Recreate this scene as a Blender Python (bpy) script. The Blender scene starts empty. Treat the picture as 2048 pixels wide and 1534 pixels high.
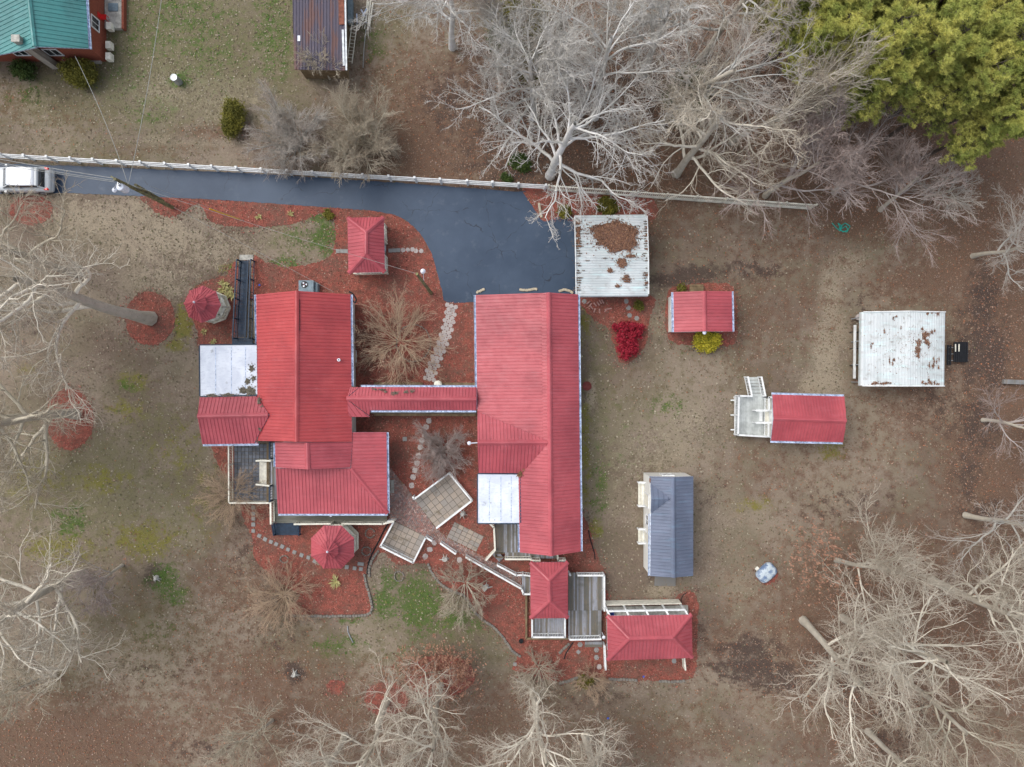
import bpy, bmesh, math, random
import numpy as np
from mathutils import Vector, Matrix
random.seed(7)
rng = np.random.default_rng(11)
PI = math.pi
scene = bpy.context.scene
COL = scene.collection

# ------------------------------------------------------------------ camera, sky, sun, exposure
CAM_H = 56.0          # drone height above the lawn (m)
PPM = 25.0            # photograph pixels per metre on the ground
cam_d = bpy.data.cameras.new('camera')
cam = bpy.data.objects.new('camera', cam_d)
COL.objects.link(cam)
cam.location = (0, 0, CAM_H)
cam_d.sensor_fit = 'HORIZONTAL'
cam_d.sensor_width = 36.0
cam_d.lens = CAM_H * PPM / 2048 * 36
cam_d.clip_end = 3000
scene.camera = cam

SUN_EL, SUN_AZ = 55, 300      # azimuth clockwise from north (up in the picture)
world = bpy.data.worlds.new('World'); scene.world = world
world.use_nodes = True
wn = world.node_tree.nodes; wl = world.node_tree.links
wn.clear()
wo = wn.new('ShaderNodeOutputWorld'); bg = wn.new('ShaderNodeBackground')
sky = wn.new('ShaderNodeTexSky'); sky.sky_type = 'NISHITA'; sky.sun_disc = False
sky.sun_elevation = math.radians(SUN_EL); sky.sun_rotation = math.radians(SUN_AZ)
sky.air_density = 1.0; sky.dust_density = 3.0; sky.ozone_density = 1.0
hs = wn.new('ShaderNodeHueSaturation'); hs.inputs['Saturation'].default_value = 0.42
wl.new(sky.outputs[0], hs.inputs['Color']); wl.new(hs.outputs[0], bg.inputs['Color'])
bg.inputs['Strength'].default_value = 0.15
wl.new(bg.outputs[0], wo.inputs['Surface'])
sun_d = bpy.data.lights.new('sun', 'SUN'); sun = bpy.data.objects.new('sun', sun_d)
COL.objects.link(sun)
sun_d.energy = .85; sun_d.angle = math.radians(40); sun_d.color = (1.0, 0.95, 0.87)
az = math.radians(SUN_AZ); el = math.radians(SUN_EL)
sdir = Vector((math.sin(az)*math.cos(el), math.cos(az)*math.cos(el), math.sin(el)))
sun.rotation_euler = sdir.to_track_quat('Z', 'Y').to_euler()
sun.location = sdir*80
vs = scene.view_settings
scene.display_settings.display_device = 'sRGB'
vs.view_transform = 'Standard'; vs.look = 'None'; vs.gamma = 1.0; vs.exposure = 0.63
vs.use_curve_mapping = False

# ------------------------------------------------------------------ helpers
def P(px, py, h=0.0):
    """real position of a point of height h seen at that place of the photograph"""
    s = (CAM_H-h)/CAM_H/PPM
    return Vector(((px-1024)*s, (767-py)*s, h))
ORG = {}
def link(o, parent=None):
    COL.objects.link(o)
    if parent is not None:
        o.parent = parent
    return o
def props(o, label=None, cat=None, group=None, kind=None):
    if label: o['label'] = label
    if cat: o['category'] = cat
    if group: o['group'] = group
    if kind: o['kind'] = kind
    return o
def thing(name, label, cat, loc=(0, 0, 0), group=None, rotz=0):
    o = bpy.data.objects.new(name, None)
    o.empty_display_size = .3
    o.location = loc; o.rotation_euler = (0, 0, rotz)
    link(o); ORG[o.name] = Vector(loc)
    return props(o, label, cat, group)
def org(o):
    return ORG.get(o.name, Vector((0, 0, 0))) if o is not None else Vector((0, 0, 0))
class MB:
    def __init__(s): s.v = []; s.f = []
    def add(s, vs_, fs):
        n = len(s.v); s.v += [tuple(v) for v in vs_]; s.f += [tuple(i+n for i in f) for f in fs]
        return s
    def box(s, c, d, rz=0):
        hx, hy, hz = d[0]/2, d[1]/2, d[2]/2; cr, sr = math.cos(rz), math.sin(rz)
        vv = []
        for z in (-hz, hz):
            for x, y in ((-hx, -hy), (hx, -hy), (hx, hy), (-hx, hy)):
                vv.append((c[0]+x*cr-y*sr, c[1]+x*sr+y*cr, c[2]+z))
        return s.add(vv, [(3, 2, 1, 0), (4, 5, 6, 7), (0, 1, 5, 4), (1, 2, 6, 5), (2, 3, 7, 6), (3, 0, 4, 7)])
    def bar(s, a, b, w, h, up=(0, 0, 1)):
        a, b = Vector(a), Vector(b); d = (b-a).normalized(); u = Vector(up)
        if abs(d.dot(u)) > .99: u = Vector((1, 0, 0))
        sd = d.cross(u).normalized(); u = sd.cross(d).normalized()
        vv = [p+sd*x*w/2+u*y*h/2 for p in (a, b) for x, y in ((-1, -1), (1, -1), (1, 1), (-1, 1))]
        return s.add(vv, [(3, 2, 1, 0), (4, 5, 6, 7), (0, 1, 5, 4), (1, 2, 6, 5), (2, 3, 7, 6), (3, 0, 4, 7)])
    def tube(s, a, b, r0, r1=None, n=8, cap=True):
        r1 = r0 if r1 is None else r1
        a, b = Vector(a), Vector(b); d = (b-a).normalized()
        u = d.orthogonal().normalized(); w = d.cross(u)
        vv = [p+(u*math.cos(2*PI*i/n)+w*math.sin(2*PI*i/n))*r for p, r in ((a, r0), (b, r1)) for i in range(n)]
        ff = [(i, (i+1) % n, n+(i+1) % n, n+i) for i in range(n)]
        if cap: ff += [tuple(range(n-1, -1, -1)), tuple(range(n, 2*n))]
        return s.add(vv, ff)
    def prism(s, poly, z0, z1):
        """poly: list of (x,y) or 3D; z0/z1 floats"""
        n = len(poly)
        ar = sum(poly[i][0]*poly[(i+1) % n][1]-poly[(i+1) % n][0]*poly[i][1] for i in range(n))
        if ar < 0: poly = poly[::-1]
        vv = [(p[0], p[1], z0) for p in poly]+[(p[0], p[1], z1) for p in poly]
        return s.add(vv, [tuple(range(n-1, -1, -1)), tuple(range(n, 2*n))]+[(i, (i+1) % n, n+(i+1) % n, n+i) for i in range(n)])
    def slab(s, pts, t, nrm=None):
        """3D planar polygon thickened by t below"""
        pts = [Vector(p) for p in pts]; n = len(pts)
        N = Vector((0, 0, 0))
        for i in range(n): N += (pts[i]-pts[0]).cross(pts[(i+1) % n]-pts[0])
        if N.length < 1e-9: return s
        N.normalize()
        if N.z < 0: pts = pts[::-1]; N = -N
        vv = pts+[p-N*t for p in pts]
        return s.add(vv, [tuple(range(n)), tuple(range(2*n-1, n-1, -1))]+[((i+1) % n, i, n+i, n+(i+1) % n) for i in range(n)])
    def lathe(s, c, prof, n=16):
        c = Vector(c); vv = []
        for r, z in prof: vv += [c+Vector((r*math.cos(2*PI*i/n), r*math.sin(2*PI*i/n), z)) for i in range(n)]
        ff = []
        for k in range(len(prof)-1): ff += [(k*n+i, k*n+(i+1) % n, (k+1)*n+(i+1) % n, (k+1)*n+i) for i in range(n)]
        ff += [tuple(range(n-1, -1, -1)), tuple(range((len(prof)-1)*n, len(prof)*n))]
        return s.add(vv, ff)
    def path(s, pts, r, n=6):
        for a, b in zip(pts[:-1], pts[1:]): s.tube(a, b, r, r, n)
        return s
    def mesh(s, name, off=(0, 0, 0)):
        me = bpy.data.meshes.new(name)
        o = off
        me.from_pydata([(v[0]-o[0], v[1]-o[1], v[2]-o[2]) for v in s.v], [], s.f)
        me.update(); return me
    def build(s, name, mat, parent=None, kind=None, bevel=0, smooth=False):
        me = s.mesh(name, org(parent))
        if bevel:
            bm = bmesh.new(); bm.from_mesh(me)
            bmesh.ops.remove_doubles(bm, verts=bm.verts, dist=1e-5)
            es = [e for e in bm.edges if len(e.link_faces) == 2 and e.calc_face_angle(0) > .6]
            bmesh.ops.bevel(bm, geom=es, offset=bevel, segments=2, affect='EDGES', profile=.5)
            bm.to_mesh(me); bm.free()
        me.materials.append(mat)
        if smooth: me.polygons.foreach_set('use_smooth', [True]*len(me.polygons))
        o = bpy.data.objects.new(name, me); link(o, parent); ORG[o.name] = org(parent)
        if kind: o['kind'] = kind
        return o
def piece(name, me, parent, loc, rz=0, sc=None):
    """shared-mesh piece placed at a real position under a parent"""
    o = bpy.data.objects.new(name, me); link(o, parent)
    o.location = Vector(loc)-org(parent); o.rotation_euler = (0, 0, rz)
    if sc: o.scale = sc
    return o
def boxmesh(name, d, mat, bevel=0.0):
    b = MB().box((0, 0, 0), d); me = b.mesh(name)
    if bevel:
        bm = bmesh.new(); bm.from_mesh(me)
        bmesh.ops.bevel(bm, geom=bm.edges[:], offset=bevel, segments=1, affect='EDGES')
        bm.to_mesh(me); bm.free()
    me.materials.append(mat); return me
def np_mesh(name, verts, tris, mat, cols=None, smooth=False):
    me = bpy.data.meshes.new(name)
    nv, nt = len(verts), len(tris)
    me.vertices.add(nv); me.vertices.foreach_set('co', np.asarray(verts, np.float32).ravel())
    me.loops.add(nt*3); me.loops.foreach_set('vertex_index', np.asarray(tris, np.int32).ravel())
    me.polygons.add(nt)
    me.polygons.foreach_set('loop_start', np.arange(0, nt*3, 3, dtype=np.int32))
    try: me.polygons.foreach_set('loop_total', np.full(nt, 3, np.int32))
    except Exception: pass
    if smooth: me.polygons.foreach_set('use_smooth', np.ones(nt, bool))
    me.update(calc_edges=True)
    if cols is not None:
        a = me.color_attributes.new('tint', 'FLOAT_COLOR', 'POINT')
        a.data.foreach_set('color', np.asarray(cols, np.float32).ravel())
    me.materials.append(mat); return me
def inpoly(x, y, poly):
    """vectorised point in polygon"""
    r = np.zeros(x.shape, bool); n = len(poly); j = n-1
    for i in range(n):
        xi, yi = poly[i][0], poly[i][1]; xj, yj = poly[j][0], poly[j][1]
        c = ((yi > y) != (yj > y)) & (x < (xj-xi)*(y-yi)/((yj-yi) if yj != yi else 1e-9)+xi)
        r ^= c; j = i
    return r

# ------------------------------------------------------------------ materials
def lin(r, g, b): return tuple(((c/255)/12.92 if c/255 <= .04045 else (((c/255)+.055)/1.055)**2.4) for c in (r, g, b))
class NT:
    def __init__(s, name):
        s.m = bpy.data.materials.new(name); s.m.use_nodes = True
        s.t = s.m.node_tree; s.n = s.t.nodes; s.l = s.t.links
        s.b = s.n['Principled BSDF']
        s.b.inputs['Roughness'].default_value = .85
        s.b.inputs['Specular IOR Level'].default_value = .3
        s.geo = None
    def pos(s, obj=False):
        if obj:
            return s.n.new('ShaderNodeTexCoord').outputs['Object']
        if s.geo is None: s.geo = s.n.new('ShaderNodeNewGeometry')
        return s.geo.outputs['Position']
    def noise(s, scale, detail=3, rough=.6, vec=None, obj=False, dist=0, sc3=None):
        v = vec if vec is not None else s.pos(obj)
        if sc3:
            mp = s.n.new('ShaderNodeMapping'); mp.inputs['Scale'].default_value = sc3
            s.l.new(v, mp.inputs['Vector']); v = mp.outputs[0]
        k = s.n.new('ShaderNodeTexNoise'); k.inputs['Scale'].default_value = scale
        k.inputs['Detail'].default_value = detail; k.inputs['Roughness'].default_value = rough
        k.inputs['Distortion'].default_value = dist
        s.l.new(v, k.inputs['Vector']); return k.outputs['Fac']
    def val(s, x, y):
        if isinstance(x, (int, float)): y.default_value = x
        else: s.l.new(x, y)
    def math(s, op, a, b=0.0, c=0.0, clamp=False):
        k = s.n.new('ShaderNodeMath'); k.operation = op; k.use_clamp = clamp
        s.val(a, k.inputs[0]); s.val(b, k.inputs[1]); s.val(c, k.inputs[2]); return k.outputs[0]
    def smooth(s, x, lo, hi, a=0.0, b=1.0):
        k = s.n.new('ShaderNodeMapRange'); k.interpolation_type = 'SMOOTHSTEP'
        s.val(x, k.inputs[0]); k.inputs[1].default_value = lo; k.inputs[2].default_value = hi
        k.inputs[3].default_value = a; k.inputs[4].default_value = b; return k.outputs[0]
    def mix(s, f, a, b, mode='MIX'):
        k = s.n.new('ShaderNodeMix'); k.data_type = 'RGBA'; k.blend_type = mode
        s.val(f, k.inputs[0])
        for x, i in ((a, 6), (b, 7)):
            if isinstance(x, tuple): k.inputs[i].default_value = (x[0], x[1], x[2], 1)
            else: s.l.new(x, k.inputs[i])
        return k.outputs[2]
    def rnd(s): return s.n.new('ShaderNodeObjectInfo').outputs['Random']
    def attr(s, name):
        k = s.n.new('ShaderNodeAttribute'); k.attribute_name = name; return k
    def col(s, c):
        if isinstance(c, tuple): s.b.inputs['Base Color'].default_value = (*c, 1)
        else: s.l.new(c, s.b.inputs['Base Color'])
    def rough(s, x): s.val(x, s.b.inputs['Roughness'])
    def bump(s, h, strength=.4, dist=.02):
        k = s.n.new('ShaderNodeBump'); k.inputs['Strength'].default_value = strength
        k.inputs['Distance'].default_value = dist; s.l.new(h, k.inputs['Height'])
        s.l.new(k.outputs[0], s.b.inputs['Normal'])
def simple(name, c, rough=.7, var=.25, scale=3.0, spec=.3, metal=0, rnd=0, c2=None, bump=0, sc3=None, obj=False):
    t = NT(name); n = t.noise(scale, 4, .65, sc3=sc3, obj=obj)
    dk = tuple(x*(1-var) for x in c) if c2 is None else c2
    lt = tuple(min(1, x*(1+var*.6)) for x in c)
    f = t.smooth(n, .3, .7)
    cc = t.mix(f, dk, lt)
    if rnd:
        r = t.rnd(); k = t.math('MULTIPLY_ADD', r, rnd, 1-rnd/2)
        cmb = t.n.new('ShaderNodeCombineColor')
        for i in range(3): t.l.new(k, cmb.inputs[i])
        cc = t.mix(1.0, cc, cmb.outputs[0], 'MULTIPLY')
    t.col(cc); t.rough(rough); t.b.inputs['Specular IOR Level'].default_value = spec
    t.b.inputs['Metallic'].default_value = metal
    if bump: t.bump(n, bump, .02)
    return t.m
def roof_mat(name, c, c2, rough=.42, dirt=(0.10, .03, .03), dirtamt=.35):
    t = NT(name)
    big = t.noise(.35, 3, .5); mid = t.noise(2.2, 4, .6); streak = t.noise(1.0, 3, .6, sc3=(.7, 3.5, 1))
    cc = t.mix(t.smooth(big, .36, .64), c, tuple(x*.9 for x in c2))
    cc = t.mix(t.math('MULTIPLY', t.smooth(t.noise(.9, 5, .7), .48, .70), .22), cc, tuple(min(1, x*1.2+.05) for x in c))
    f = t.math('MULTIPLY', t.smooth(mid, .52, .78), dirtamt)
    cc = t.mix(f, cc, dirt)
    cc = t.mix(t.math('MULTIPLY', t.smooth(streak, .5, .8), .18), cc, (min(1, c[0]*1.25), c[1]*2.2+.02, c[2]*2.2+.02))
    fine = t.noise(26, 2, .7)
    cc = t.mix(t.math('MULTIPLY', t.smooth(fine, .70, .80), .25), cc, dirt)
    t.col(cc); t.rough(t.smooth(mid, .2, .8, rough-.06, rough+.16))
    t.b.inputs['Specular IOR Level'].default_value = .5
    return t.m
M = {}
M['red_roof'] = roof_mat('red_metal_roof', (.43, .080, .098), (.37, .064, .082), dirt=(.16, .045, .048), dirtamt=.25)
M['warm_roof'] = roof_mat('warm_lit_red_metal_roof', (.46, .066, .070), (.415, .058, .066), dirt=(.20, .05, .04), dirtamt=.25)  # warm light from the west painted into the main gable's red
M['gray_roof'] = roof_mat('slate_blue_metal_roof', (.14, .165, .235), (.12, .145, .21), dirt=(.06, .07, .09), dirtamt=.2)
M['teal_roof'] = roof_mat('teal_metal_roof', (.06, .23, .225), (.05, .19, .19), dirt=(.03, .10, .10))
M['white_metal'] = roof_mat('white_carport_metal', (.60, .635, .645), (.54, .585, .595), dirt=(.24, .22, .20), dirtamt=.6)
def rust_roof():
    t = NT('dark_rusty_metal_roof')
    n = t.noise(.9, 4, .6, sc3=(2.2, .25, 1)); n2 = t.noise(5, 4, .7, sc3=(1.5, .4, 1))
    cc = t.mix(t.smooth(n, .46, .58), (.055, .048, .078), (.10, .045, .042))
    cc = t.mix(t.math('MULTIPLY', t.smooth(n2, .55, .75), .5), cc, (.20, .14, .13))
    t.col(cc); t.rough(.55); return t.m
M['rust_roof'] = rust_roof()
def flat_roof():
    t = NT('white_coated_flat_roof')
    a = t.noise(.8, 5, .65, dist=.6); b = t.noise(5, 4, .7, sc3=(.5, 2, 1)); c = t.noise(1.7, 3, .6)
    cc = t.mix(t.smooth(a, .3, .68), (.56, .61, .70), (.72, .77, .84))
    cc = t.mix(t.math('MULTIPLY', t.smooth(b, .5, .75), .55), cc, (.36, .42, .52))
    cc = t.mix(t.math('MULTIPLY', t.smooth(c, .62, .72), .5), cc, (.15, .16, .17))
    t.col(cc); t.rough(.55); t.bump(a, .3, .03); return t.m
M['flat_roof'] = flat_roof()
M['white'] = simple('white_paint', (.74, .76, .76), .55, .18, 2.5, rnd=.08)
M['cream'] = simple('cream_paint', (.74, .72, .62), .6, .2, 2.5, rnd=.10)
M['siding'] = simple('white_siding', (.74, .74, .70), .6, .12, 2, sc3=(1, 1, 12))
M['fascia'] = simple('pale_blue_white_fascia', (.56, .64, .80), .45, .45, 5, c2=(.20, .26, .38))
M['navy'] = simple('dark_navy_paint', (.018, .040, .075), .5, .35, 4, rnd=.25)
M['black'] = simple('black_plastic', (.012, .013, .016), .5, .3, 6)
M['deck_white'] = simple('worn_white_deck_paint', (.50, .53, .52), .7, .25, 1.5, rnd=.14)
M['glass'] = simple('dark_window_glass', (.02, .025, .03), .08, .2, 2, spec=.8)
M['brick_wall'] = simple('brick_red_wall', (.26, .075, .045), .85, .35, 9, sc3=(1, 1, 4))
M['concrete'] = simple('weathered_concrete', (.40, .39, .35), .9, .35, 3, bump=.2)
M['steel'] = simple('galvanised_steel', (.40, .43, .46), .4, .25, 4, metal=.5)
M['grey_box'] = simple('grey_enamel_cabinet', (.17, .23, .27), .5, .25, 3)
M['terracotta'] = simple('terracotta_pot', (.20, .05, .045), .8, .3, 6)
M['chimney'] = simple('tan_chimney_metal', (.34, .31, .27), .6, .25, 2, sc3=(4, 4, .5))
M['yellow'] = simple('yellow_plastic', (.75, .38, .02), .5, .15, 3)
M['blue_plastic'] = simple('deep_blue_plastic', (.008, .03, .16), .5, .2, 4)
M['red_plastic'] = simple('red_plastic', (.55, .02, .02), .45, .2, 4)
M['hose_green'] = simple('teal_hose', (.02, .35, .28), .5, .2, 4)
M['lens_red'] = simple('red_tail_lens', (.85, .01, .01), .2, .1, 4, spec=.7)
M['wire'] = simple('pale_cable', (.30, .31, .30), .5, .2, 4)
M['lamp_white'] = simple('white_lamp_housing', (.72, .76, .85), .35, .12, 4)
def deckwood(name, c1, c2, c3, sc3=(1, .12, 1)):
    t = NT(name)
    r = t.rnd(); g = t.noise(9, 4, .7, sc3=sc3); b = t.noise(.9, 3, .6)
    cc = t.mix(t.smooth(r, .15, .85), c1, c2)
    cc = t.mix(t.math('MULTIPLY', t.smooth(g, .42, .7), .75), cc, c3)
    cc = t.mix(t.math('MULTIPLY', t.smooth(b, .5, .72), .5), cc, (.085, .085, .06))
    t.col(cc); t.rough(.85); return t.m
M['deck'] = deckwood('weathered_deck_boards', (.145, .14, .125), (.32, .335, .38), (.20, .165, .115))
M['deck_ew'] = deckwood('weathered_deck_boards_lengthwise', (.16, .16, .135), (.25, .25, .22), (.115, .11, .075), (.12, 1, 1))
M['old_wood'] = simple('old_brown_timber', (.20, .145, .085), .85, .35, 6, rnd=.3, sc3=(.4, .4, 1))
M['pole_wood'] = simple('mossy_pole_wood', (.20, .19, .09), .9, .5, 3, c2=(.10, .09, .06))
def tile_mat(name, base, alt, stain, rv=.5):
    t = NT(name); r = t.rnd(); n = t.noise(1.1, 4, .65); f = t.noise(14, 3, .7)
    cc = t.mix(t.math('MULTIPLY', r, rv), base, alt)
    cc = t.mix(t.math('MULTIPLY', t.smooth(n, .56, .68), .65), cc, stain)
    cc = t.mix(t.math('MULTIPLY', t.smooth(f, .4, .75), .3), cc, tuple(x*.6 for x in base))
    t.col(cc); t.rough(.9); t.bump(f, .3, .01); return t.m
M['tile'] = tile_mat('tan_patio_slab', (.36, .30, .245), (.26, .245, .23), (.14, .11, .065), .9)
M['tile_grey'] = tile_mat('dark_grey_patio_slab', (.12, .13, .15), (.20, .22, .26), (.17, .14, .11), .9)
M['paver'] = tile_mat('greyish_stepping_slab', (.27, .27, .26), (.23, .23, .23), (.16, .14, .12))
M['joint'] = simple('dark_joint_sand', (.16, .14, .11), .95, .3, 8)
M['stone'] = tile_mat('pinkish_grey_path_stone', (.46, .41, .39), (.36, .33, .32), (.24, .21, .19))
M['edging'] = tile_mat('weathered_edging_block', (.23, .21, .18), (.17, .16, .145), (.12, .09, .07), .9)
M['limestone'] = tile_mat('pale_edging_block', (.50, .43, .32), (.42, .37, .28), (.25, .2, .15))
def brickpav():
    t = NT('herringbone_brick_paving'); a = t.attr('tint').outputs['Color']; n = t.noise(1.2, 4, .65); f = t.noise(22, 3, .7)
    cc = t.mix(t.math('MULTIPLY', t.smooth(n, .45, .72), .55), a, (.20, .15, .125))
    cc = t.mix(t.math('MULTIPLY', t.smooth(f, .45, .75), .4), cc, (.12, .085, .075))
    t.col(cc); t.rough(.9); return t.m
M['brickpav'] = brickpav()
def mulch():
    t = NT('dyed_red_mulch')
    a = t.noise(.45, 4, .6); b = t.noise(14, 4, .75, dist=.5); c = t.noise(1.6, 4, .7); d = t.noise(34, 2, .7)
    cc = t.mix(t.smooth(b, .33, .66), (.135, .050, .038), (.40, .125, .092))
    cc = t.mix(t.math('MULTIPLY', t.smooth(c, .42, .62), .72), cc, (.135, .068, .052))
    cc = t.mix(t.math('MULTIPLY', t.smooth(a, .47, .62), .55), cc, (.15, .095, .072))
    cc = t.mix(t.math('MULTIPLY', t.smooth(d, .60, .74), .5), cc, (.52, .17, .14))
    t.col(cc); t.rough(.95); t.bump(b, .9, .05); t.b.inputs['Specular IOR Level'].default_value = .1; return t.m
M['mulch'] = mulch()
def asphalt():
    t = NT('sky_tinted_sealed_asphalt')
    a = t.noise(.22, 4, .6); b = t.noise(1.2, 5, .65); f = t.noise(40, 2, .7)
    cc = t.mix(t.smooth(a, .3, .7), (.028, .050, .088), (.050, .078, .125))  # blue of the reflected sky is put into the asphalt colour
    cc = t.mix(t.math('MULTIPLY', t.smooth(b, .55, .75), .5), cc, (.088, .112, .15))
    cc = t.mix(t.math('MULTIPLY', t.smooth(f, .5, .8), .35), cc, (.012, .02, .035))
    # cracks
    w = t.noise(.9, 3, .6)
    mp = t.n.new('ShaderNodeVectorMath'); mp.operation = 'MULTIPLY_ADD'
    nn = t.n.new('ShaderNodeTexNoise'); nn.inputs['Scale'].default_value = .8; nn.inputs['Detail'].default_value = 5
    t.l.new(t.pos(), nn.inputs['Vector']); t.l.new(nn.outputs['Color'], mp.inputs[0]); mp.inputs[1].default_value = (1.6, 1.6, 0)
    t.l.new(t.pos(), mp.inputs[2])
    vo = t.n.new('ShaderNodeTexVoronoi'); vo.feature = 'DISTANCE_TO_EDGE'; vo.inputs['Scale'].default_value = .26
    t.l.new(mp.outputs[0], vo.inputs['Vector'])
    ck = t.math('MULTIPLY', t.smooth(vo.outputs['Distance'], .001, .008, 1, 0), t.smooth(w, .42, .58))
    cc = t.mix(t.math('MULTIPLY', ck, .7), cc, (.012, .016, .024))
    t.col(cc); t.rough(.48); t.bump(f, .25, .01); return t.m
M['asphalt'] = asphalt()
def ground_mat():
    t = NT('winter_lawn_and_leaf_litter')
    m1 = t.n.new('ShaderNodeSeparateColor'); t.l.new(t.attr('m1').outputs['Color'], m1.inputs[0])
    m2 = t.n.new('ShaderNodeSeparateColor'); t.l.new(t.attr('m2').outputs['Color'], m2.inputs[0])
    green, moss, leaf = m1.outputs; tan, dark, olive = m2.outputs
    n0 = t.noise(.30, 4, .6); n1 = t.noise(1.3, 5, .65); n2 = t.noise(6, 4, .7); n3 = t.noise(22, 3, .75); n4 = t.noise(48, 2, .7)
    base = t.mix(t.smooth(n2, .3, .7), (.130, .097, .071), (.265, .210, .156))
    base = t.mix(t.math('MULTIPLY', t.smooth(n3, .35, .7), .6), base, (.30, .25, .205))
    base = t.mix(t.math('MULTIPLY', t.smooth(n0, .42, .60), .55), base, (.17, .15, .095))
    base = t.mix(t.math('MULTIPLY', t.smooth(n1, .50, .66), .55), base, (.115, .078, .064))
    def lay(cur, m, c_a, c_b, k=1.5, lo=.16, hi=.62, amt=1.0):
        x = t.math('MULTIPLY_ADD', t.math('SUBTRACT', n1, .5), k, m)
        x = t.math('MULTIPLY_ADD', t.math('SUBTRACT', n2, .5), k*.7, x)
        f = t.math('MULTIPLY', t.smooth(x, lo, hi), amt)
        f = t.math('MULTIPLY', f, t.smooth(m, .04, .25))
        return t.mix(f, cur, t.mix(t.smooth(n3, .38, .62), c_a, c_b))
    wx = t.noise(.11, 3, .55, dist=.5)
    base = t.mix(t.math('MULTIPLY', t.smooth(wx, .50, .62), .5), base, (.30, .245, .185))
    base = t.mix(t.math('MULTIPLY', t.smooth(wx, .40, .50, 1, 0), .45), base, (.115, .080, .060))
    cur = lay(base, olive, (.10, .095, .048), (.225, .205, .115), amt=.8)
    cur = lay(cur, tan, (.23, .19, .135), (.42, .355, .265), amt=.9)
    cur = lay(cur, leaf, (.080, .049, .034), (.225, .138, .092), amt=.9)
    cur = lay(cur, dark, (.042, .031, .028), (.105, .076, .062), amt=.9)
    cur = lay(cur, moss, (.11, .105, .022), (.26, .235, .045), k=1.7, amt=.8)
    cur = lay(cur, green, (.035, .085, .014), (.10, .16, .035), k=1.9, amt=.8, lo=.25, hi=.7)
    sp = t.math('MULTIPLY', t.smooth(n4, .58, .70), .5)
    cur = t.mix(sp, cur, (.34, .27, .23))
    sp = t.math('MULTIPLY', t.smooth(n4, .30, .43, 1, 0), .55)
    cur = t.mix(sp, cur, (.055, .045, .036))
    t.col(cur); t.rough(.97); t.b.inputs['Specular IOR Level'].default_value = .1
    t.bump(n3, .7, .06); return t.m
M['ground'] = ground_mat()
def tint_mat(name, rough=.85, var=.3, trans=0):
    t = NT(name); a = t.attr('tint').outputs['Color']; n = t.noise(20, 2, .6)
    t.col(t.mix(t.math('MULTIPLY', n, var), a, (.05, .04, .03))); t.rough(rough)
    t.b.inputs['Specular IOR Level'].default_value = .15; return t.m
M['leaves'] = tint_mat('fallen_leaf')
def bark(name, c, c2, tip=None):
    t = NT(name); n = t.noise(1.3, 4, .65, obj=True); f = t.noise(9, 3, .7, obj=True); r = t.rnd()
    cc = t.mix(t.smooth(n, .3, .7), c, c2)
    cc = t.mix(t.math('MULTIPLY', t.smooth(f, .5, .75), .45), cc, tuple(x*.45 for x in c))
    if tip:
        lv = t.n.new('ShaderNodeSeparateColor'); t.l.new(t.attr('tint').outputs['Color'], lv.inputs[0])
        cc = t.mix(t.math('MULTIPLY', lv.outputs[0], t.smooth(t.noise(.5, 2, .5, obj=True), .35, .6, .55, .95)), cc, tip)
    t.col(cc); t.rough(.9); t.b.inputs['Specular IOR Level'].default_value = .15
    return t.m
M['bark_white'] = bark('lichen_white_bark', (.74, .73, .72), (.52, .51, .46), (.46, .43, .39))
M['bark_pale'] = bark('pale_tan_bark', (.80, .75, .64), (.62, .57, .47), (.36, .30, .235))
M['bark_tan'] = bark('tan_grey_bark', (.60, .55, .44), (.46, .42, .33), (.34, .275, .205))
M['bark_grey'] = bark('grey_bark', (.46, .46, .44), (.55, .53, .47), (.40, .33, .28))
M['bark_mauve'] = bark('mauve_brown_twigs', (.46, .42, .40), (.38, .33, .31), (.34, .26, .23))
M['bark_gold'] = bark('golden_brown_twigs', (.58, .46, .33), (.48, .36, .25), (.44, .31, .22))
M['bark_trunk'] = bark('grey_brown_trunk', (.40, .365, .30), (.50, .46, .385))
M['bark_pine'] = bark('dark_pine_trunk', (.09, .075, .065), (.14, .115, .10))
def foliage(name, a, b, c, scale=1.2):
    t = NT(name); n = t.noise(scale, 3, .6); f = t.noise(7, 3, .7)
    cc = t.mix(t.smooth(n, .35, .65), a, b); cc = t.mix(t.smooth(f, .48, .70), cc, c)
    t.col(cc); t.rough(.7); t.b.inputs['Specular IOR Level'].default_value = .2
    return t.m
M['pine'] = foliage('yellow_green_pine_needles', (.26, .31, .075), (.60, .57, .15), (.37, .41, .10), .6)
M['evergreen'] = foliage('dark_green_leaves', (.035, .065, .018), (.07, .11, .025), (.10, .12, .03))
M['olive_leaf'] = foliage('olive_green_leaves', (.11, .105, .02), (.20, .18, .03), (.07, .08, .02))
M['gold_leaf'] = foliage('yellow_green_shrub_leaves', (.36, .33, .03), (.60, .50, .05), (.15, .17, .02), 2.5)
M['red_leaf'] = foliage('crimson_leaves', (.27, .012, .026), (.40, .03, .055), (.10, .012, .018), 2.5)
M['rust_leaf'] = foliage('rust_brown_clinging_leaves', (.30, .155, .10), (.38, .22, .15), (.20, .11, .08), 1.5)
M['agave'] = foliage('pale_yellow_green_blades', (.42, .38, .16), (.50, .46, .22), (.24, .24, .09), 3)

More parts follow.
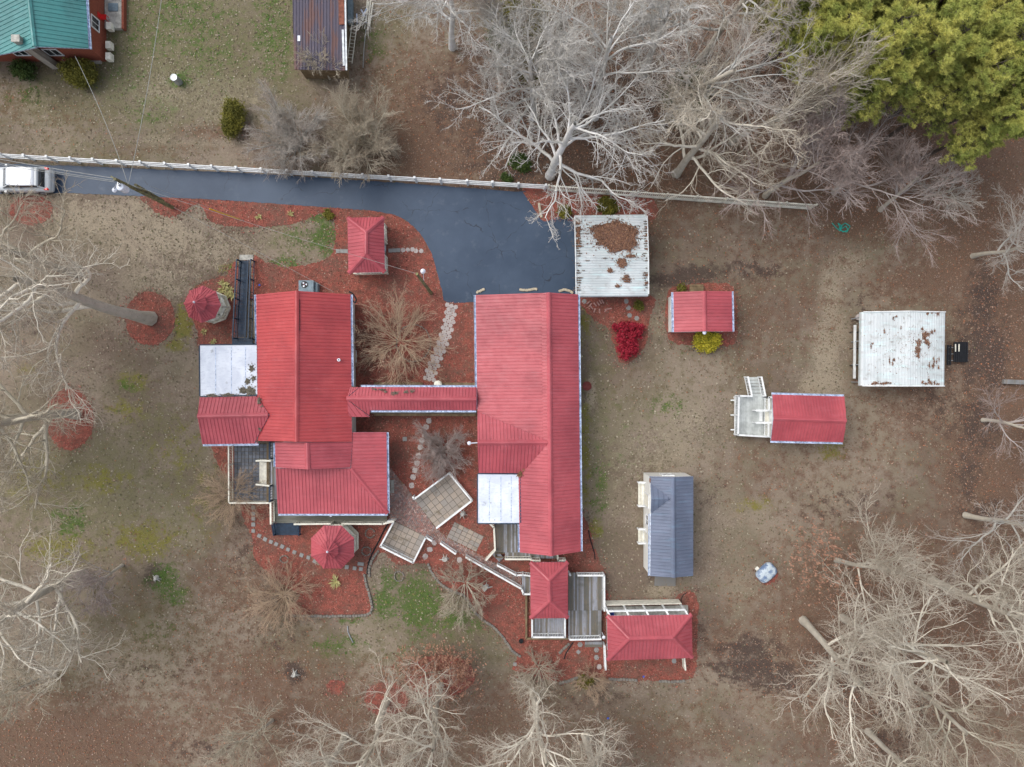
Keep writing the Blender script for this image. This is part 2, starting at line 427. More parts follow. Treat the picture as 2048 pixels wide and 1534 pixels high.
# ------------------------------------------------------------------ ground sheet, one mesh to the horizon
BLOBS = dict(
 green=[(330,60,150,70,.42),(420,110,90,60,.40),(550,70,40,90,.55),(250,160,90,50,.35),(1250,880,60,120,.22),(838,1208,36,48,1.0),(770,1205,25,30,.8),(780,1165,22,25,.7),(900,1240,70,25,.55),(330,1160,30,30,.75),(350,1190,25,22,.7),(140,1040,30,28,.7),(650,470,18,35,.95),
        (610,480,50,30,.45),(570,525,25,12,.8),(640,440,22,12,.8),(360,25,60,60,.5),(300,220,60,40,.38),(400,60,90,70,.42),(540,80,40,90,.42),(360,160,22,14,.9),(1330,810,45,25,.45),(1200,970,18,80,.45),
        (670,1290,50,25,.5),(700,1240,30,20,.4),(720,1290,30,12,.5),(60,190,60,30,.35),(430,180,60,30,.3),(800,1300,40,20,.3),(255,770,22,15,.5),(320,1260,60,40,.3),(1390,690,60,20,.3),(750,90,30,40,.4)],
 moss=[(290,1080,60,35,.6),(120,1100,60,30,.6),(1170,900,10,120,.6),(365,650,16,30,.9),(350,690,20,12,.7),(470,540,22,12,.9),(490,530,10,6,.7),(265,760,30,18,.55),(250,820,35,25,.45),(200,960,50,25,.55),
       (60,960,60,40,.45),(1170,650,14,40,.5),(350,900,60,60,.3),(1660,900,25,20,.5),(1510,1010,35,14,.5),(410,1000,60,90,.25),(60,740,30,30,.3),(1190,1060,12,20,.7),(1020,20,60,50,.6)],
 leaf=[(2000,620,90,420,.95),(1800,430,260,60,.75),(1890,560,110,60,.7),(1600,500,160,60,.45),(1700,900,200,110,.35),(600,1440,300,110,.6),(150,1480,260,80,.75),(1250,1480,300,60,.5),(480,1180,120,90,.5),(560,1330,160,70,.45),(1120,250,260,220,.85),
       (1580,140,260,160,.9),(1900,250,240,200,.9),(1800,1300,280,220,.85),(880,330,90,30,.9),(1420,300,140,140,.7),(1250,760,50,60,.2),(1560,900,120,60,.35),(1520,560,60,50,.45),(850,250,120,150,.7),(980,300,120,90,.8),(1250,350,250,110,.75),(1600,330,300,130,.75),(1950,480,140,160,.8),(1990,900,110,250,.8),(1800,1180,200,150,.7),(1850,1400,260,170,.65),
       (1500,1420,250,110,.32),(400,1250,200,120,.35),(520,1360,180,110,.55),(150,1450,220,90,.6),(900,1450,350,90,.6),(1500,640,120,110,.45),(1600,600,120,120,.4),(1830,560,120,60,.6),(1850,800,140,120,.55),
       (1540,950,160,80,.38),(1640,1020,90,60,.35),(640,300,120,30,.45),(30,200,40,50,.4),(310,300,130,14,.35),(1200,1250,90,60,.3),(1450,1290,80,60,.55),(700,1350,120,50,.35),(440,265,90,18,.5),
       (120,240,140,50,.25),(1300,780,120,60,.22),(760,150,60,60,.45),(500,1100,80,80,.35),(900,1340,60,40,.5)],
 tan=[(1380,840,60,40,.4),(1150,1420,120,30,.3),(1660,590,22,80,.8),(1650,700,24,70,.8),(1640,770,40,30,.6),(1690,520,50,22,.7),(1255,950,40,120,.35),(1440,1000,90,120,.35),(1350,900,160,60,.35),(1500,1180,70,50,.45),(1560,1440,80,40,.45),(180,440,90,40,.6),(330,480,130,50,.55),(420,500,90,40,.5),(240,430,130,30,.45),(320,560,80,40,.45),(330,180,110,40,.4),(450,200,80,60,.35),(1670,660,30,60,.6),(1690,540,60,30,.5),(1660,760,30,40,.6),(1180,790,10,30,.8),
      (1680,490,60,16,.45),(1940,690,14,30,.7),(1300,900,200,120,.22),(1450,1080,120,80,.28),(1530,1250,60,80,.28),(1320,1180,30,16,.6),(560,1100,20,20,.2),(170,380,100,12,.4),(1480,830,25,30,.4),(1540,1400,60,22,.4),(750,1100,25,40,.3),
      (400,280,200,16,.35),(680,1210,120,30,.2),(90,500,90,80,.2)],
 dark=[(1420,1000,40,90,.28),(1350,1260,80,40,.35),(1180,1400,120,40,.28),(1600,850,90,40,.3),(1720,620,30,60,.3),(560,1280,90,30,.3),(1965,600,26,60,.7),(1988,720,26,60,.8),(1955,850,40,60,.6),(1935,950,30,60,.5),(1500,1300,60,30,.6),(1545,1350,60,30,.6),(640,1130,30,20,.3),(1400,545,60,14,.7),(1300,1150,30,60,.25),(1700,1010,120,40,.3),(1250,990,18,120,.25),(500,1090,50,60,.3),(300,1340,120,40,.25),(70,650,60,30,.3),(1960,700,50,90,.6),(1350,560,70,14,.7),(1500,540,60,20,.5),(1500,1330,70,40,.65),(1560,1370,70,20,.5),(310,1150,20,20,.9),(590,1345,16,18,.9),(900,200,60,60,.5),(1050,250,140,180,.5),(1350,150,200,120,.5),(240,560,60,60,.15),
       (1900,820,80,60,.35),(1700,1350,120,80,.4),(1960,1020,60,40,.4),(100,190,60,30,.35),(480,1110,30,80,.3),(380,650,8,6,.7),(445,560,30,8,.6),(1950,130,200,120,.6),(1800,1450,120,60,.35),(440,1500,120,30,.35),(540,290,60,30,.3),(60,1330,60,60,.35)],
 olive=[(300,90,260,150,.8),(120,210,160,60,.6),(420,210,120,70,.5),(560,60,50,140,.8),(780,180,60,60,.4),(150,960,220,110,.6),(340,1000,110,120,.5),(200,1000,200,120,.6),(350,950,100,120,.45),(330,100,200,110,.5),(560,200,60,120,.45),(200,300,200,40,.4),(900,1250,170,90,.5),(1330,830,100,120,.32),(1200,850,40,200,.5),(600,1290,120,70,.4),(280,1250,160,120,.45),
        (780,60,60,60,.5),(580,480,70,40,.45),(1500,750,100,60,.25),(1300,1440,160,60,.35),(1700,480,100,20,.3),(300,860,90,90,.45),(90,920,90,70,.4),(100,1370,120,60,.5),(800,1320,120,30,.45),(1090,1330,50,30,.3)])
def fields(px, py):
    out = {}
    for k, bl in BLOBS.items():
        a = np.zeros(px.shape)
        for cx, cy, rx, ry, s in bl:
            d = ((px-cx)/rx)**2+((py-cy)/ry)**2
            a = np.maximum(a, s*np.exp(-d*.62)+0)
        out[k] = a
    return out
def ground():
    fx = np.arange(-43, 43.01, .22); fy = np.arange(-33, 33.01, .22)
    far = np.array([60, 90, 150, 280, 600.])
    xs = np.concatenate([-far[::-1], [-50], fx, [50], far]); ys = np.concatenate([-far[::-1], [-40], fy, [40], far])
    X, Y = np.meshgrid(xs, ys); px = X*PPM+1024; py = 767-Y*PPM
    f = fields(px, py)
    far_m = (np.abs(px-1024) > 1150) | (np.abs(py-767) > 850)
    f['leaf'] = np.where(far_m, .6, f['leaf'])
    v = np.stack([X, Y, np.zeros_like(X)], -1).reshape(-1, 3)
    ny, nx = X.shape; i = np.arange(ny*nx).reshape(ny, nx)
    a, b, c, d = i[:-1, :-1].ravel(), i[:-1, 1:].ravel(), i[1:, 1:].ravel(), i[1:, :-1].ravel()
    tr = np.concatenate([np.stack([a, b, c], 1), np.stack([a, c, d], 1)])
    me = np_mesh('ground', v, tr, M['ground'])
    for nm, ks in (('m1', ('green', 'moss', 'leaf')), ('m2', ('tan', 'dark', 'olive'))):
        at = me.color_attributes.new(nm, 'FLOAT_COLOR', 'POINT')
        cc = np.stack([f[k].ravel() for k in ks]+[np.ones(ny*nx)], 1).astype(np.float32)
        at.data.foreach_set('color', cc.ravel())
    o = link(bpy.data.objects.new('ground', me)); o['kind'] = 'structure'
ground()
def rough_outline(pts, step=5, amp=2.0, seed=0):
    """subdivide a pixel outline and make it uneven"""
    r = np.random.default_rng(seed); out = []
    n = len(pts)
    # Catmull-Rom
    for i in range(n):
        p0, p1, p2, p3 = (np.array(pts[(i+k-1) % n], float) for k in range(4))
        L = np.linalg.norm(p2-p1); m = max(1, int(L/step))
        for j in range(m):
            t = j/m
            if amp > 0 and L < 90:
                q = .5*((2*p1)+(-p0+p2)*t+(2*p0-5*p1+4*p2-p3)*t*t+(-p0+3*p1-3*p2+p3)*t**3)
            else: q = p1+(p2-p1)*t
            out.append(q+r.normal(0, 1, 2)*amp*.5)
    return out
DRIVE = [(-220,320),(130,331),(512,347),(800,366),(1034,383),(1046,386),(1082,438),(1088,443),(1152,443),(1152,610),(1096,600),(950,604),(893,604),(884,580),(874,545),(864,510),(850,482),(826,452),(794,432),(740,421),(640,414),(512,405),(420,399),(290,393),(130,386),(-220,392)]
def flat_sheet(name, pts, mat, z0, z1, **k):
    bm = bmesh.new()
    vs_ = [bm.verts.new(P(x, y)+Vector((0, 0, z1))) for x, y in pts]
    f = bm.faces.new(vs_)
    if f.normal.z < 0: f.normal_flip()
    bm.normal_update()
    r = bmesh.ops.extrude_face_region(bm, geom=[f])
    nf = [g for g in r['geom'] if isinstance(g, bmesh.types.BMFace)]
    for v in [g for g in r['geom'] if isinstance(g, bmesh.types.BMVert)]: v.co.z = z0
    bmesh.ops.triangulate(bm, faces=bm.faces[:])
    bmesh.ops.recalc_face_normals(bm, faces=bm.faces[:])
    me = bpy.data.meshes.new(name); bm.to_mesh(me); bm.free(); me.materials.append(mat)
    o = link(bpy.data.objects.new(name, me)); props(o, **k); return o
flat_sheet('driveway', rough_outline(DRIVE, 6, .9, 3), M['asphalt'], -.05, .034, kind='structure')
# red mulch beds
def circ(cx, cy, rx, ry, n=14): return [(cx+rx*math.cos(2*PI*i/n), cy+ry*math.sin(2*PI*i/n)) for i in range(n)]
MULCH = [
 [(285,390),(298,412),(325,432),(350,433),(372,420),(392,408),(408,420),(418,440),(445,451),(500,454),(560,452),(600,444),(636,428),(655,426),(670,448),(670,490),(655,516),(620,528),(570,534),(530,524),(508,512),
  (504,560),(504,600),(560,640),(712,640),(712,775),(960,775),(960,600),(893,600),(884,580),(872,530),(855,490),(830,455),(790,430),(740,420),(640,412),(512,402),(400,396)],
 [(472,522),(455,546),(430,556),(402,566),(372,596),(380,630),(396,664),(402,700),(470,700),(482,620),(482,560)],
 [(432,880),(436,930),(470,985),(488,1040),(505,1075),(512,1120),(560,1165),(600,1190),(584,1210),(582,1229),(650,1230),(718,1229),(741,1221),(743,1205),(733,1160),(733,1140),(745,1128),(765,1105),(795,1128),(812,1130),(852,1128),
  (872,1160),(905,1180),(935,1200),(950,1226),(985,1253),(1012,1286),(1035,1312),(1024,1336),(1058,1348),(1112,1362),(1168,1352),(1215,1359),(1270,1361),(1370,1361),(1392,1335),(1395,1250),(1396,1205),(1384,1184),(1362,1186),(1345,1200),(1310,1207),(1232,1206),
  (1213,1180),(1208,1140),(1190,1100),(1172,1040),(1140,1000),(1000,960),(960,900),(950,810),(710,810),(690,900),(560,900)],
 circ(300,637,50,54), circ(140,838,48,62), circ(671,1374,19,15), circ(772,1398,44,34), circ(880,1352,70,42), circ(62,420,44,30),
 [(1334,596),(1344,576),(1400,566),(1466,574),(1474,640),(1470,684),(1430,694),(1385,690),(1345,684),(1330,650)],
 [(1162,592),(1300,592),(1300,634),(1290,690),(1262,724),(1238,722),(1228,690),(1215,655),(1190,640),(1165,615)],
 [(1046,378),(1100,376),(1220,384),(1300,394),(1302,440),(1148,446),(1086,446),(1064,420)],
 circ(1534,1150,21,19,10)]
for k, pl in enumerate(MULCH):
    flat_sheet('mulch_bed', rough_outline(pl, 4, 2.4, 20+k), M['mulch'], -.03, .018+.0007*k, kind='structure')

# ------------------------------------------------------------------ loose leaves and chips lying on the ground
def scatter(name, n, accept, size, palette, zr=(.03, .07), lab=None, seed=1, box=(-60, 2110, -60, 1600), wts=None):
    r = np.random.default_rng(seed)
    px = r.uniform(box[0], box[1], n); py = r.uniform(box[2], box[3], n)
    k = accept(px, py, r); px, py = px[k], py[k]; m = len(px)
    x = (px-1024)/PPM; y = (767-py)/PPM; z = r.uniform(zr[0], zr[1], m)
    c = np.stack([x, y, z], 1); a = r.uniform(0, 2*PI, m); s = r.uniform(size[0], size[1], m)
    u = np.stack([np.cos(a), np.sin(a), r.normal(0, .25, m)], 1)*s[:, None]
    v = np.stack([-np.sin(a), np.cos(a), r.normal(0, .25, m)], 1)*(s*r.uniform(.35, .8, m))[:, None]
    V = np.stack([c-u, c-v, c+u, c+v], 1).reshape(-1, 3)
    i = np.arange(m)*4
    T = np.concatenate([np.stack([i, i+1, i+2], 1), np.stack([i, i+2, i+3], 1)])
    pal = np.array(palette); ci = r.choice(len(pal), m, p=wts); cc = pal[ci]*r.uniform(.7, 1.25, (m, 1))
    cols = np.repeat(np.concatenate([cc, np.ones((m, 1))], 1), 4, 0)
    o = link(bpy.data.objects.new(name, np_mesh(name, V, T, M['leaves'], cols)))
    o['kind'] = 'stuff'
    if lab: o['label'] = lab
    return o
def acc_leaf(px, py, r):
    f = fields(px, py)
    p = .035+.95*np.clip(f['leaf'], 0, 1)**1.3+.10*f['dark']-.3*f['tan']-.3*f['green']
    bad = inpoly(px, py, DRIVE)
    return (r.random(px.shape) < p) & ~bad
scatter('fallen_leaves', 330000, acc_leaf, (.02, .08), [(.32, .18, .12), (.24, .115, .075), (.38, .25, .18), (.14, .075, .055), (.36, .15, .08), (.32, .24, .20)], (.02, .07),
        'loose brown and rust fallen leaves scattered over lawn and woodland floor', 5)
def acc_mulch(px, py, r):
    k = np.zeros(px.shape, bool)
    for pl in MULCH: k |= inpoly(px, py, pl)
    return k & ~inpoly(px, py, DRIVE)
scatter('mulch_chips', 260000, acc_mulch, (.03, .075), [(.38, .105, .085), (.23, .06, .05), (.48, .18, .145), (.12, .045, .035), (.28, .14, .105), (.42, .28, .22)], (.03, .06),
        'shredded red bark chips lying loose on the mulch beds', 6, wts=[.34, .22, .15, .13, .12, .04])
def acc_grass(px, py, r):
    f = fields(px, py); p = np.clip(f['green']*1.1-.25, 0, 1)+.35*np.clip(f['moss']-.35, 0, 1)
    return (r.random(px.shape) < p) & ~inpoly(px, py, DRIVE)
def acc_edge(px, py, r):
    k = np.zeros(px.shape, bool)
    for dx, dy in ((7, 0), (-7, 0), (0, 7), (0, -7), (13, 5), (-12, -8), (-6, 13), (7, -14)):
        for pl in MULCH: k |= inpoly(px+dx+r.normal(0, 3), py+dy, pl)
    return k & ~acc_mulch(px, py, r) & ~inpoly(px, py, DRIVE)
scatter('strayed_chips', 200000, acc_edge, (.03, .08), [(.34, .12, .095), (.20, .09, .07), (.16, .12, .09), (.40, .22, .17), (.12, .06, .05)], (.015, .06),
        'red chips and leaves strewn over the edges of the mulch beds', 16)
def acc_onbed(px, py, r):
    return (r.random(px.shape) < .3*(.5+.5*np.sin(px*.031+2*np.sin(py*.023)))*(.5+.5*np.cos(py*.037+px*.011))) & acc_mulch(px, py, r)
scatter('bed_leaves', 200000, acc_onbed, (.04, .09), [(.30, .20, .14), (.20, .13, .09), (.38, .28, .22), (.14, .09, .07)], (.03, .07),
        'brown leaves and dead grass drifted over parts of the mulch beds', 17)
scatter('grass_tufts', 220000, acc_grass, (.04, .10), [(.06, .15, .02), (.10, .19, .035), (.16, .20, .05), (.20, .18, .07)], (.02, .08),
        'patches of fresh green and mossy winter grass in the lawn', 8)
def acc_dry(px, py, r):
    f = fields(px, py); p = .25+.5*f['tan']+.3*f['olive']-.3*f['leaf']-.3*f['dark']
    return (r.random(px.shape) < p) & ~inpoly(px, py, DRIVE) & ~acc_mulch(px, py, r)
scatter('dry_grass', 260000, acc_dry, (.04, .10), [(.30, .25, .18), (.22, .18, .125), (.15, .12, .08), (.36, .32, .24), (.16, .15, .08)], (.01, .05),
        'short dormant tan grass covering the yard', 9)

# ------------------------------------------------------------------ metal roofs
def clip(poly, k, lim, keep_less):
    out = []; n = len(poly)
    for i in range(n):
        a, b = poly[i], poly[(i+1) % n]
        ia = (a[k] <= lim) if keep_less else (a[k] >= lim); ib = (b[k] <= lim) if keep_less else (b[k] >= lim)
        if ia: out.append(a)
        if ia != ib:
            t = (lim-a[k])/(b[k]-a[k]); out.append((a[0]+(b[0]-a[0])*t, a[1]+(b[1]-a[1])*t))
    return out
def span(poly, u):
    vs_ = []; n = len(poly)
    for i in range(n):
        a, b = poly[i], poly[(i+1) % n]
        if (a[0]-u)*(b[0]-u) < 0 or abs(a[0]-u) < 1e-9:
            t = 0 if abs(b[0]-a[0]) < 1e-9 else (u-a[0])/(b[0]-a[0])
            if -1e-6 <= t <= 1+1e-6: vs_.append(a[1]+(b[1]-a[1])*t)
    return (min(vs_), max(vs_)) if len(vs_) >= 2 else None
def flatten(pts):
    """best plane through the corners, corners moved straight up or down on to it"""
    pts = [Vector(p) for p in pts]; n = len(pts); N = Vector((0, 0, 0)); c = sum(pts, Vector((0, 0, 0)))/n
    for i in range(n): N += (pts[i]-c).cross(pts[(i+1) % n]-c)
    N.normalize()
    return [Vector((p.x, p.y, c.z-((p.x-c.x)*N.x+(p.y-c.y)*N.y)/N.z)) for p in pts]
def roof_face(parent, pts, mat, rib=.255, nrib=4, along=None, ribh=.038, ribw=.05, name='roof_panel'):
    pts = flatten(pts); n = len(pts); N = Vector((0, 0, 0))
    for i in range(n): N += (pts[i]-pts[0]).cross(pts[(i+1) % n]-pts[0])
    N.normalize()
    if N.z < 0: N = -N; pts = pts[::-1]
    if along is None: s = (Vector((0, 0, -1))-N*(-N.z))
    else: s = Vector(along)-N*N.dot(Vector(along))
    s = Vector((1, 0, 0)) if s.length < 1e-4 else s.normalized()
    c = N.cross(s).normalized(); o = pts[0]
    pl = [((p-o).dot(c), (p-o).dot(s)) for p in pts]
    u0, u1 = min(p[0] for p in pl), max(p[0] for p in pl)
    W = rib*nrib; k = max(1, round((u1-u0)/W)); W = (u1-u0)/k; rb = W/nrib
    to3 = lambda u, v, h=0: o+c*u+s*v+N*h
    for i in range(k):
        a, b = u0+i*W, u0+(i+1)*W
        q = clip(clip(pl, 0, a+.003, False), 0, b-.003, True)
        if len(q) < 3: continue
        mb = MB(); mb.slab([to3(*p) for p in q], .02)
        for j in range(nrib):
            u = a+(j+.5)*rb; w = ribw/2
            l, r_ = span(q, u-w), span(q, u+w)
            if not l or not r_: continue
            vv = [to3(u-w, l[0]), to3(u+w, r_[0]), to3(u+w*.5, r_[0], ribh), to3(u-w*.5, l[0], ribh),
                  to3(u-w, l[1]), to3(u+w, r_[1]), to3(u+w*.5, r_[1], ribh), to3(u-w*.5, l[1], ribh)]
            if (vv[4]-vv[0]).length < .05: continue
            mb.add(vv, [(0, 1, 2, 3), (7, 6, 5, 4), (1, 5, 6, 2), (2, 6, 7, 3), (3, 7, 4, 0)])
        mb.build(name, mat, parent)
def ridge_cap(parent, a, b, mat, w=.36, h=.07, name='ridge_cap', drop=.07):
    a, b = Vector(a), Vector(b); d = (b-a).normalized(); sd = d.cross(Vector((0, 0, 1))).normalized()*w/2
    a = a+Vector((0, 0, .045)); b = b+Vector((0, 0, .045))
    vv = []
    for p in (a, b): vv += [p-sd-Vector((0, 0, drop)), p-sd*.28+Vector((0, 0, h-.03)), p+sd*.28+Vector((0, 0, h-.03)), p+sd-Vector((0, 0, drop))]
    mb = MB().add(vv, [(0, 1, 5, 4), (1, 2, 6, 5), (2, 3, 7, 6), (3, 2, 1, 0), (4, 5, 6, 7), (0, 4, 7, 3)])
    mb.build(name, mat, parent)
def gutter(parent, a, b, mat=None, w=.13, h=.12, name='gutter', out=None):
    """open trough just outside and under an eave a-b"""
    a, b = Vector(a), Vector(b); d = (b-a).normalized(); sd = Vector((d.y, -d.x, 0)).normalized()
    if out is not None and sd.dot(Vector(out)) < 0: sd = -sd
    mb = MB(); o = sd*(w/2+.012); z = Vector((0, 0, -.09))
    mb.bar(a+o+z-Vector((0, 0, h/2)), b+o+z-Vector((0, 0, h/2)), w, .015)
    mb.bar(a+o+sd*w/2+z, b+o+sd*w/2+z, .02, h); mb.bar(a+o-sd*w/2+z, b+o-sd*w/2+z, .02, h)
    mb.build(name, mat or M['fascia'], parent)
def roof(parent, faces, mat, ridges=(), gutters=(), along=None, rib=.255, nrib=4, deckmat=None, thick=.10, label=None):
    mb = MB()
    F = [flatten([P(*p) for p in f]) for f in faces]
    for f in F: mb.slab([p-Vector((0, 0, .028)) for p in f], thick)
    r = mb.build('roof', deckmat or M['fascia'], parent)
    if label: r['label'] = label
    for f in F: roof_face(r, f, mat, rib=rib, nrib=nrib, along=along)
    for a, b in ridges: ridge_cap(r, P(*a), P(*b), mat)
    for g in gutters: gutter(r, P(*g[0]), P(*g[1]), out=g[2])
    return r
def walls(parent, poly, h, inset=.35, mat=None, top=None, z0=0):
    """wall ring from roof corner pixels at eave height"""
    pts = [P(x, y, h) for x, y in poly]; c = sum(pts, Vector((0, 0, 0)))/len(pts)
    q = [(p.x-math.copysign(inset, p.x-c.x), p.y-math.copysign(inset, p.y-c.y)) for p in pts]
    mb = MB().prism(q, z0, (top if top else h)-.14)
    w = mb.build('wall', mat or M['siding'], parent)
    return w, q
def opening(parent, a, b, z0, z1, out, name='window', frame='white', pane='glass', bars=1):
    """window or door on the wall line a-b (2D points), facing out"""
    a = Vector((a[0], a[1], 0)); b = Vector((b[0], b[1], 0)); o = Vector((out[0], out[1], 0)).normalized()
    up = Vector((0, 0, 1)); d = (b-a).normalized(); mb = MB(); fo = o*.03
    for p, q in ((a+up*z0, b+up*z0), (a+up*z1, b+up*z1)): mb.bar(p+fo-d*.04, q+fo+d*.04, .07, .08)
    for p in (a, b): mb.bar(p+up*(z0+.04)+fo, p+up*(z1-.04)+fo, .08, .07)
    if bars: mb.bar((a+b)/2+up*(z0+.04)+fo, (a+b)/2+up*(z1-.04)+fo, .035, .05)
    f = mb.build(name, M[frame], parent)
    g = MB().bar(a+up*(z0+z1)/2+o*.012, b+up*(z0+z1)/2+o*.012, .02, z1-z0-.08)
    g.build('pane' if name == 'window' else 'door_leaf', M[pane], f)
    return f
# ------------------------------------------------------------------ rails, steps, boards
def railing(parent, pts, zb, mat, h=.92, name='railing', sp=.125, bal=True, zs=None, wtop=.13):
    """pts: pixels of the hand rail seen from above; zb: floor height"""
    W = []
    for i, p in enumerate(pts):
        z = zb if zs is None else zs[i]; W.append(P(p[0], p[1], z+h)-Vector((0, 0, h)))
    mb = MB(); up = Vector((0, 0, 1)); b2 = MB()
    for a, b in zip(W[:-1], W[1:]):
        L = (b-a).length; d = (b-a).normalized()
        mb.bar(a+up*h-d*.03, b+up*h+d*.03, wtop, .045); mb.bar(a+up*(h-.075), b+up*(h-.075), .04, .07)
        mb.bar(a+up*.10, b+up*.10, .05, .08)
        k = max(1, round(L/1.7))
        for i in range(k+1):
            p = a+(b-a)*i/k; mb.box((p.x, p.y, p.z+h/2-.03), (.09, .09, h-.06), math.atan2(d.y, d.x))
        if bal:
            m = max(1, int(L/sp))
            for i in range(m):
                p = a+(b-a)*(i+.5)/m; b2.box((p.x, p.y, p.z+h/2), (.035, .035, h-.26), math.atan2(d.y, d.x))
    r = mb.build(name, mat, parent)
    if bal and b2.v: b2.build('balusters', mat, r, kind='stuff')
    return r
def boards(parent, x0, x1, y0, y1, z, mat, along='y', w=.14, name='board'):
    """rectangular field of boards; pixel box read at height z"""
    a, b = P(x0, y1, z), P(x1, y0, z)
    lx, ly = b.x-a.x, b.y-a.y
    n = max(1, round((lx if along == 'y' else ly)/w)); w = (lx if along == 'y' else ly)/n
    d = (w-.012, ly, .04) if along == 'y' else (lx, w-.012, .04)
    me = boxmesh(name, d, mat)
    for i in range(n):
        c = (a.x+(i+.5)*w, (a.y+b.y)/2, z-.02) if along == 'y' else ((a.x+b.x)/2, a.y+(i+.5)*w, z-.02)
        piece(name, me, parent, c, random.choice((0, PI)))
def joists(parent, x0, x1, y0, y1, z, mat=None):
    a, b = P(x0, y1, z), P(x1, y0, z); mb = MB(); zz = z-.04
    h = min(.18, zz-.02)
    for x in (a.x+.04, b.x-.04): mb.bar((x, a.y+.01, zz-h/2), (x, b.y-.01, zz-h/2), .05, h)
    for y in np.linspace(a.y+.04, b.y-.04, max(2, int((b.y-a.y)/.8)+1)): mb.bar((a.x+.07, y, zz-h/2), (b.x-.07, y, zz-h/2), .05, h)
    if zz-h > .15:
        for x in (a.x+.1, b.x-.1):
            for y in (a.y+.1, b.y-.1): mb.box((x, y, (zz-h)/2), (.12, .12, zz-h))
    return mb.build('frame', mat or M['old_wood'], parent)
def steps(parent, a, b, out, n, ztop, mat, run=.28, name='tread'):
    """treads between points a-b (2D) descending towards out"""
    a = Vector((*a[:2], 0)); b = Vector((*b[:2], 0)); o = Vector((*out[:2], 0)).normalized(); L = (b-a).length
    rise = ztop/(n+1); rz = math.atan2((b-a).y, (b-a).x); me = boxmesh(name, (L, run-.03, .045), mat)
    for i in range(n):
        c = (a+b)/2+o*run*(i+.5); piece(name, me, parent, (c.x, c.y, ztop-rise*(i+1)-.02), rz)
    mb = MB()
    for p in (a+(b-a).normalized()*.05, b-(b-a).normalized()*.05):
        mb.bar(p+Vector((0, 0, ztop-rise-.14)), p+o*run*n+Vector((0, 0, .06)), .04, .18)
    mb.build('stringer', mat, parent)

# ------------------------------------------------------------------ HOUSE with the west wings
hA = thing('house', 'sprawling red roofed house west of the courtyard, with a square white flat roof', 'house', P(600, 760, 0))
E3, RA = 3.0, 5.1
rd = M['red_roof']
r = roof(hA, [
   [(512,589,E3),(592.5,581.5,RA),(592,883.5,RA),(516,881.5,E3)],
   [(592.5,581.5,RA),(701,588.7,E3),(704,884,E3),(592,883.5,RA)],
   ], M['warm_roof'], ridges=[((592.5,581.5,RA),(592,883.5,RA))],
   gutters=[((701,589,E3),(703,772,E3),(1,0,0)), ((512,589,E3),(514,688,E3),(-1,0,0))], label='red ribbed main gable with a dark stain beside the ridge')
r = roof(hA, [
   [(550,884.6,3.45),(613.5,884.6,4.55),(615,938.5,4.55),(551,935,3.45)],
   [(613.5,884.6,4.55),(704,884.8,2.98),(701,935,2.98),(615,938.5,4.55)]], rd, ridges=[((613.5,885,4.55),(615,938.5,4.55))], gutters=[((550,886,3.45),(551,934,3.45),(-1,0,0))])
r = roof(hA, [
   [(551,936.5,2.92),(701.5,936.5,2.92),(775,1027.5,2.38),(556,1027.5,2.38)],
   [(704,864.5,2.92),(773,864.5,2.38),(775,1027.5,2.38),(702,936.5,2.92)]], rd, ridges=[((702,937,2.92),(775,1027,2.38))],
   gutters=[((556,1027.5,2.38),(775,1027.5,2.38),(0,-1,0)), ((773,865,2.38),(775,1027,2.38),(1,0,0))])
# west cross gable
r = roof(hA, [
   [(399.5,794.5,3.0),(513,792.6,3.0),(538,830,3.78),(394.8,832.5,3.78)],
   [(394.8,832.5,3.78),(538,830,3.78),(509,885.5,2.95),(517,887,2.95),(404.6,888.4,2.95)]], rd, ridges=[((394.8,832.5,3.78),(536,830,3.78))],
   gutters=[((404.6,888.4,2.95),(516,887,2.95),(0,-1,0))])
# flat white roof
def flatroof(parent, pts, h, label):
    q = [P(x, y, h) for x, y in pts]
    mb = MB().slab([p for p in q], .16); o = mb.build('flat_roof', M['flat_roof'], parent); o['label'] = label
    e = MB()
    c = sum(q, Vector((0, 0, 0)))/len(q)
    for a, b in zip(q, q[1:]+q[:1]):
        d = (b-a).normalized(); n = Vector((d.y, -d.x, 0)); n = n if n.dot(a-c) > 0 else -n
        e.bar(a+n*.05-Vector((0, 0, .04)), b+n*.05-Vector((0, 0, .04)), .07, .16)
    e.build('drip_edge', M['navy'], o)
    sm = MB(); lo, hi = min(q, key=lambda v: v.x+v.y), max(q, key=lambda v: v.x+v.y)
    for f_ in (.27, .55, .80): x_ = lo.x+(hi.x-lo.x)*f_; sm.bar((x_, lo.y+.15, h+.008), (x_, hi.y-.15, h+.008), .05, .014)
    sm.build('membrane_seam', M['fascia'], o)
    return o
fr = flatroof(hA, [(400,691),(513.5,690),(514.5,789),(401,792)], 2.98, 'square flat roof with white coating and a trail of dead leaves')
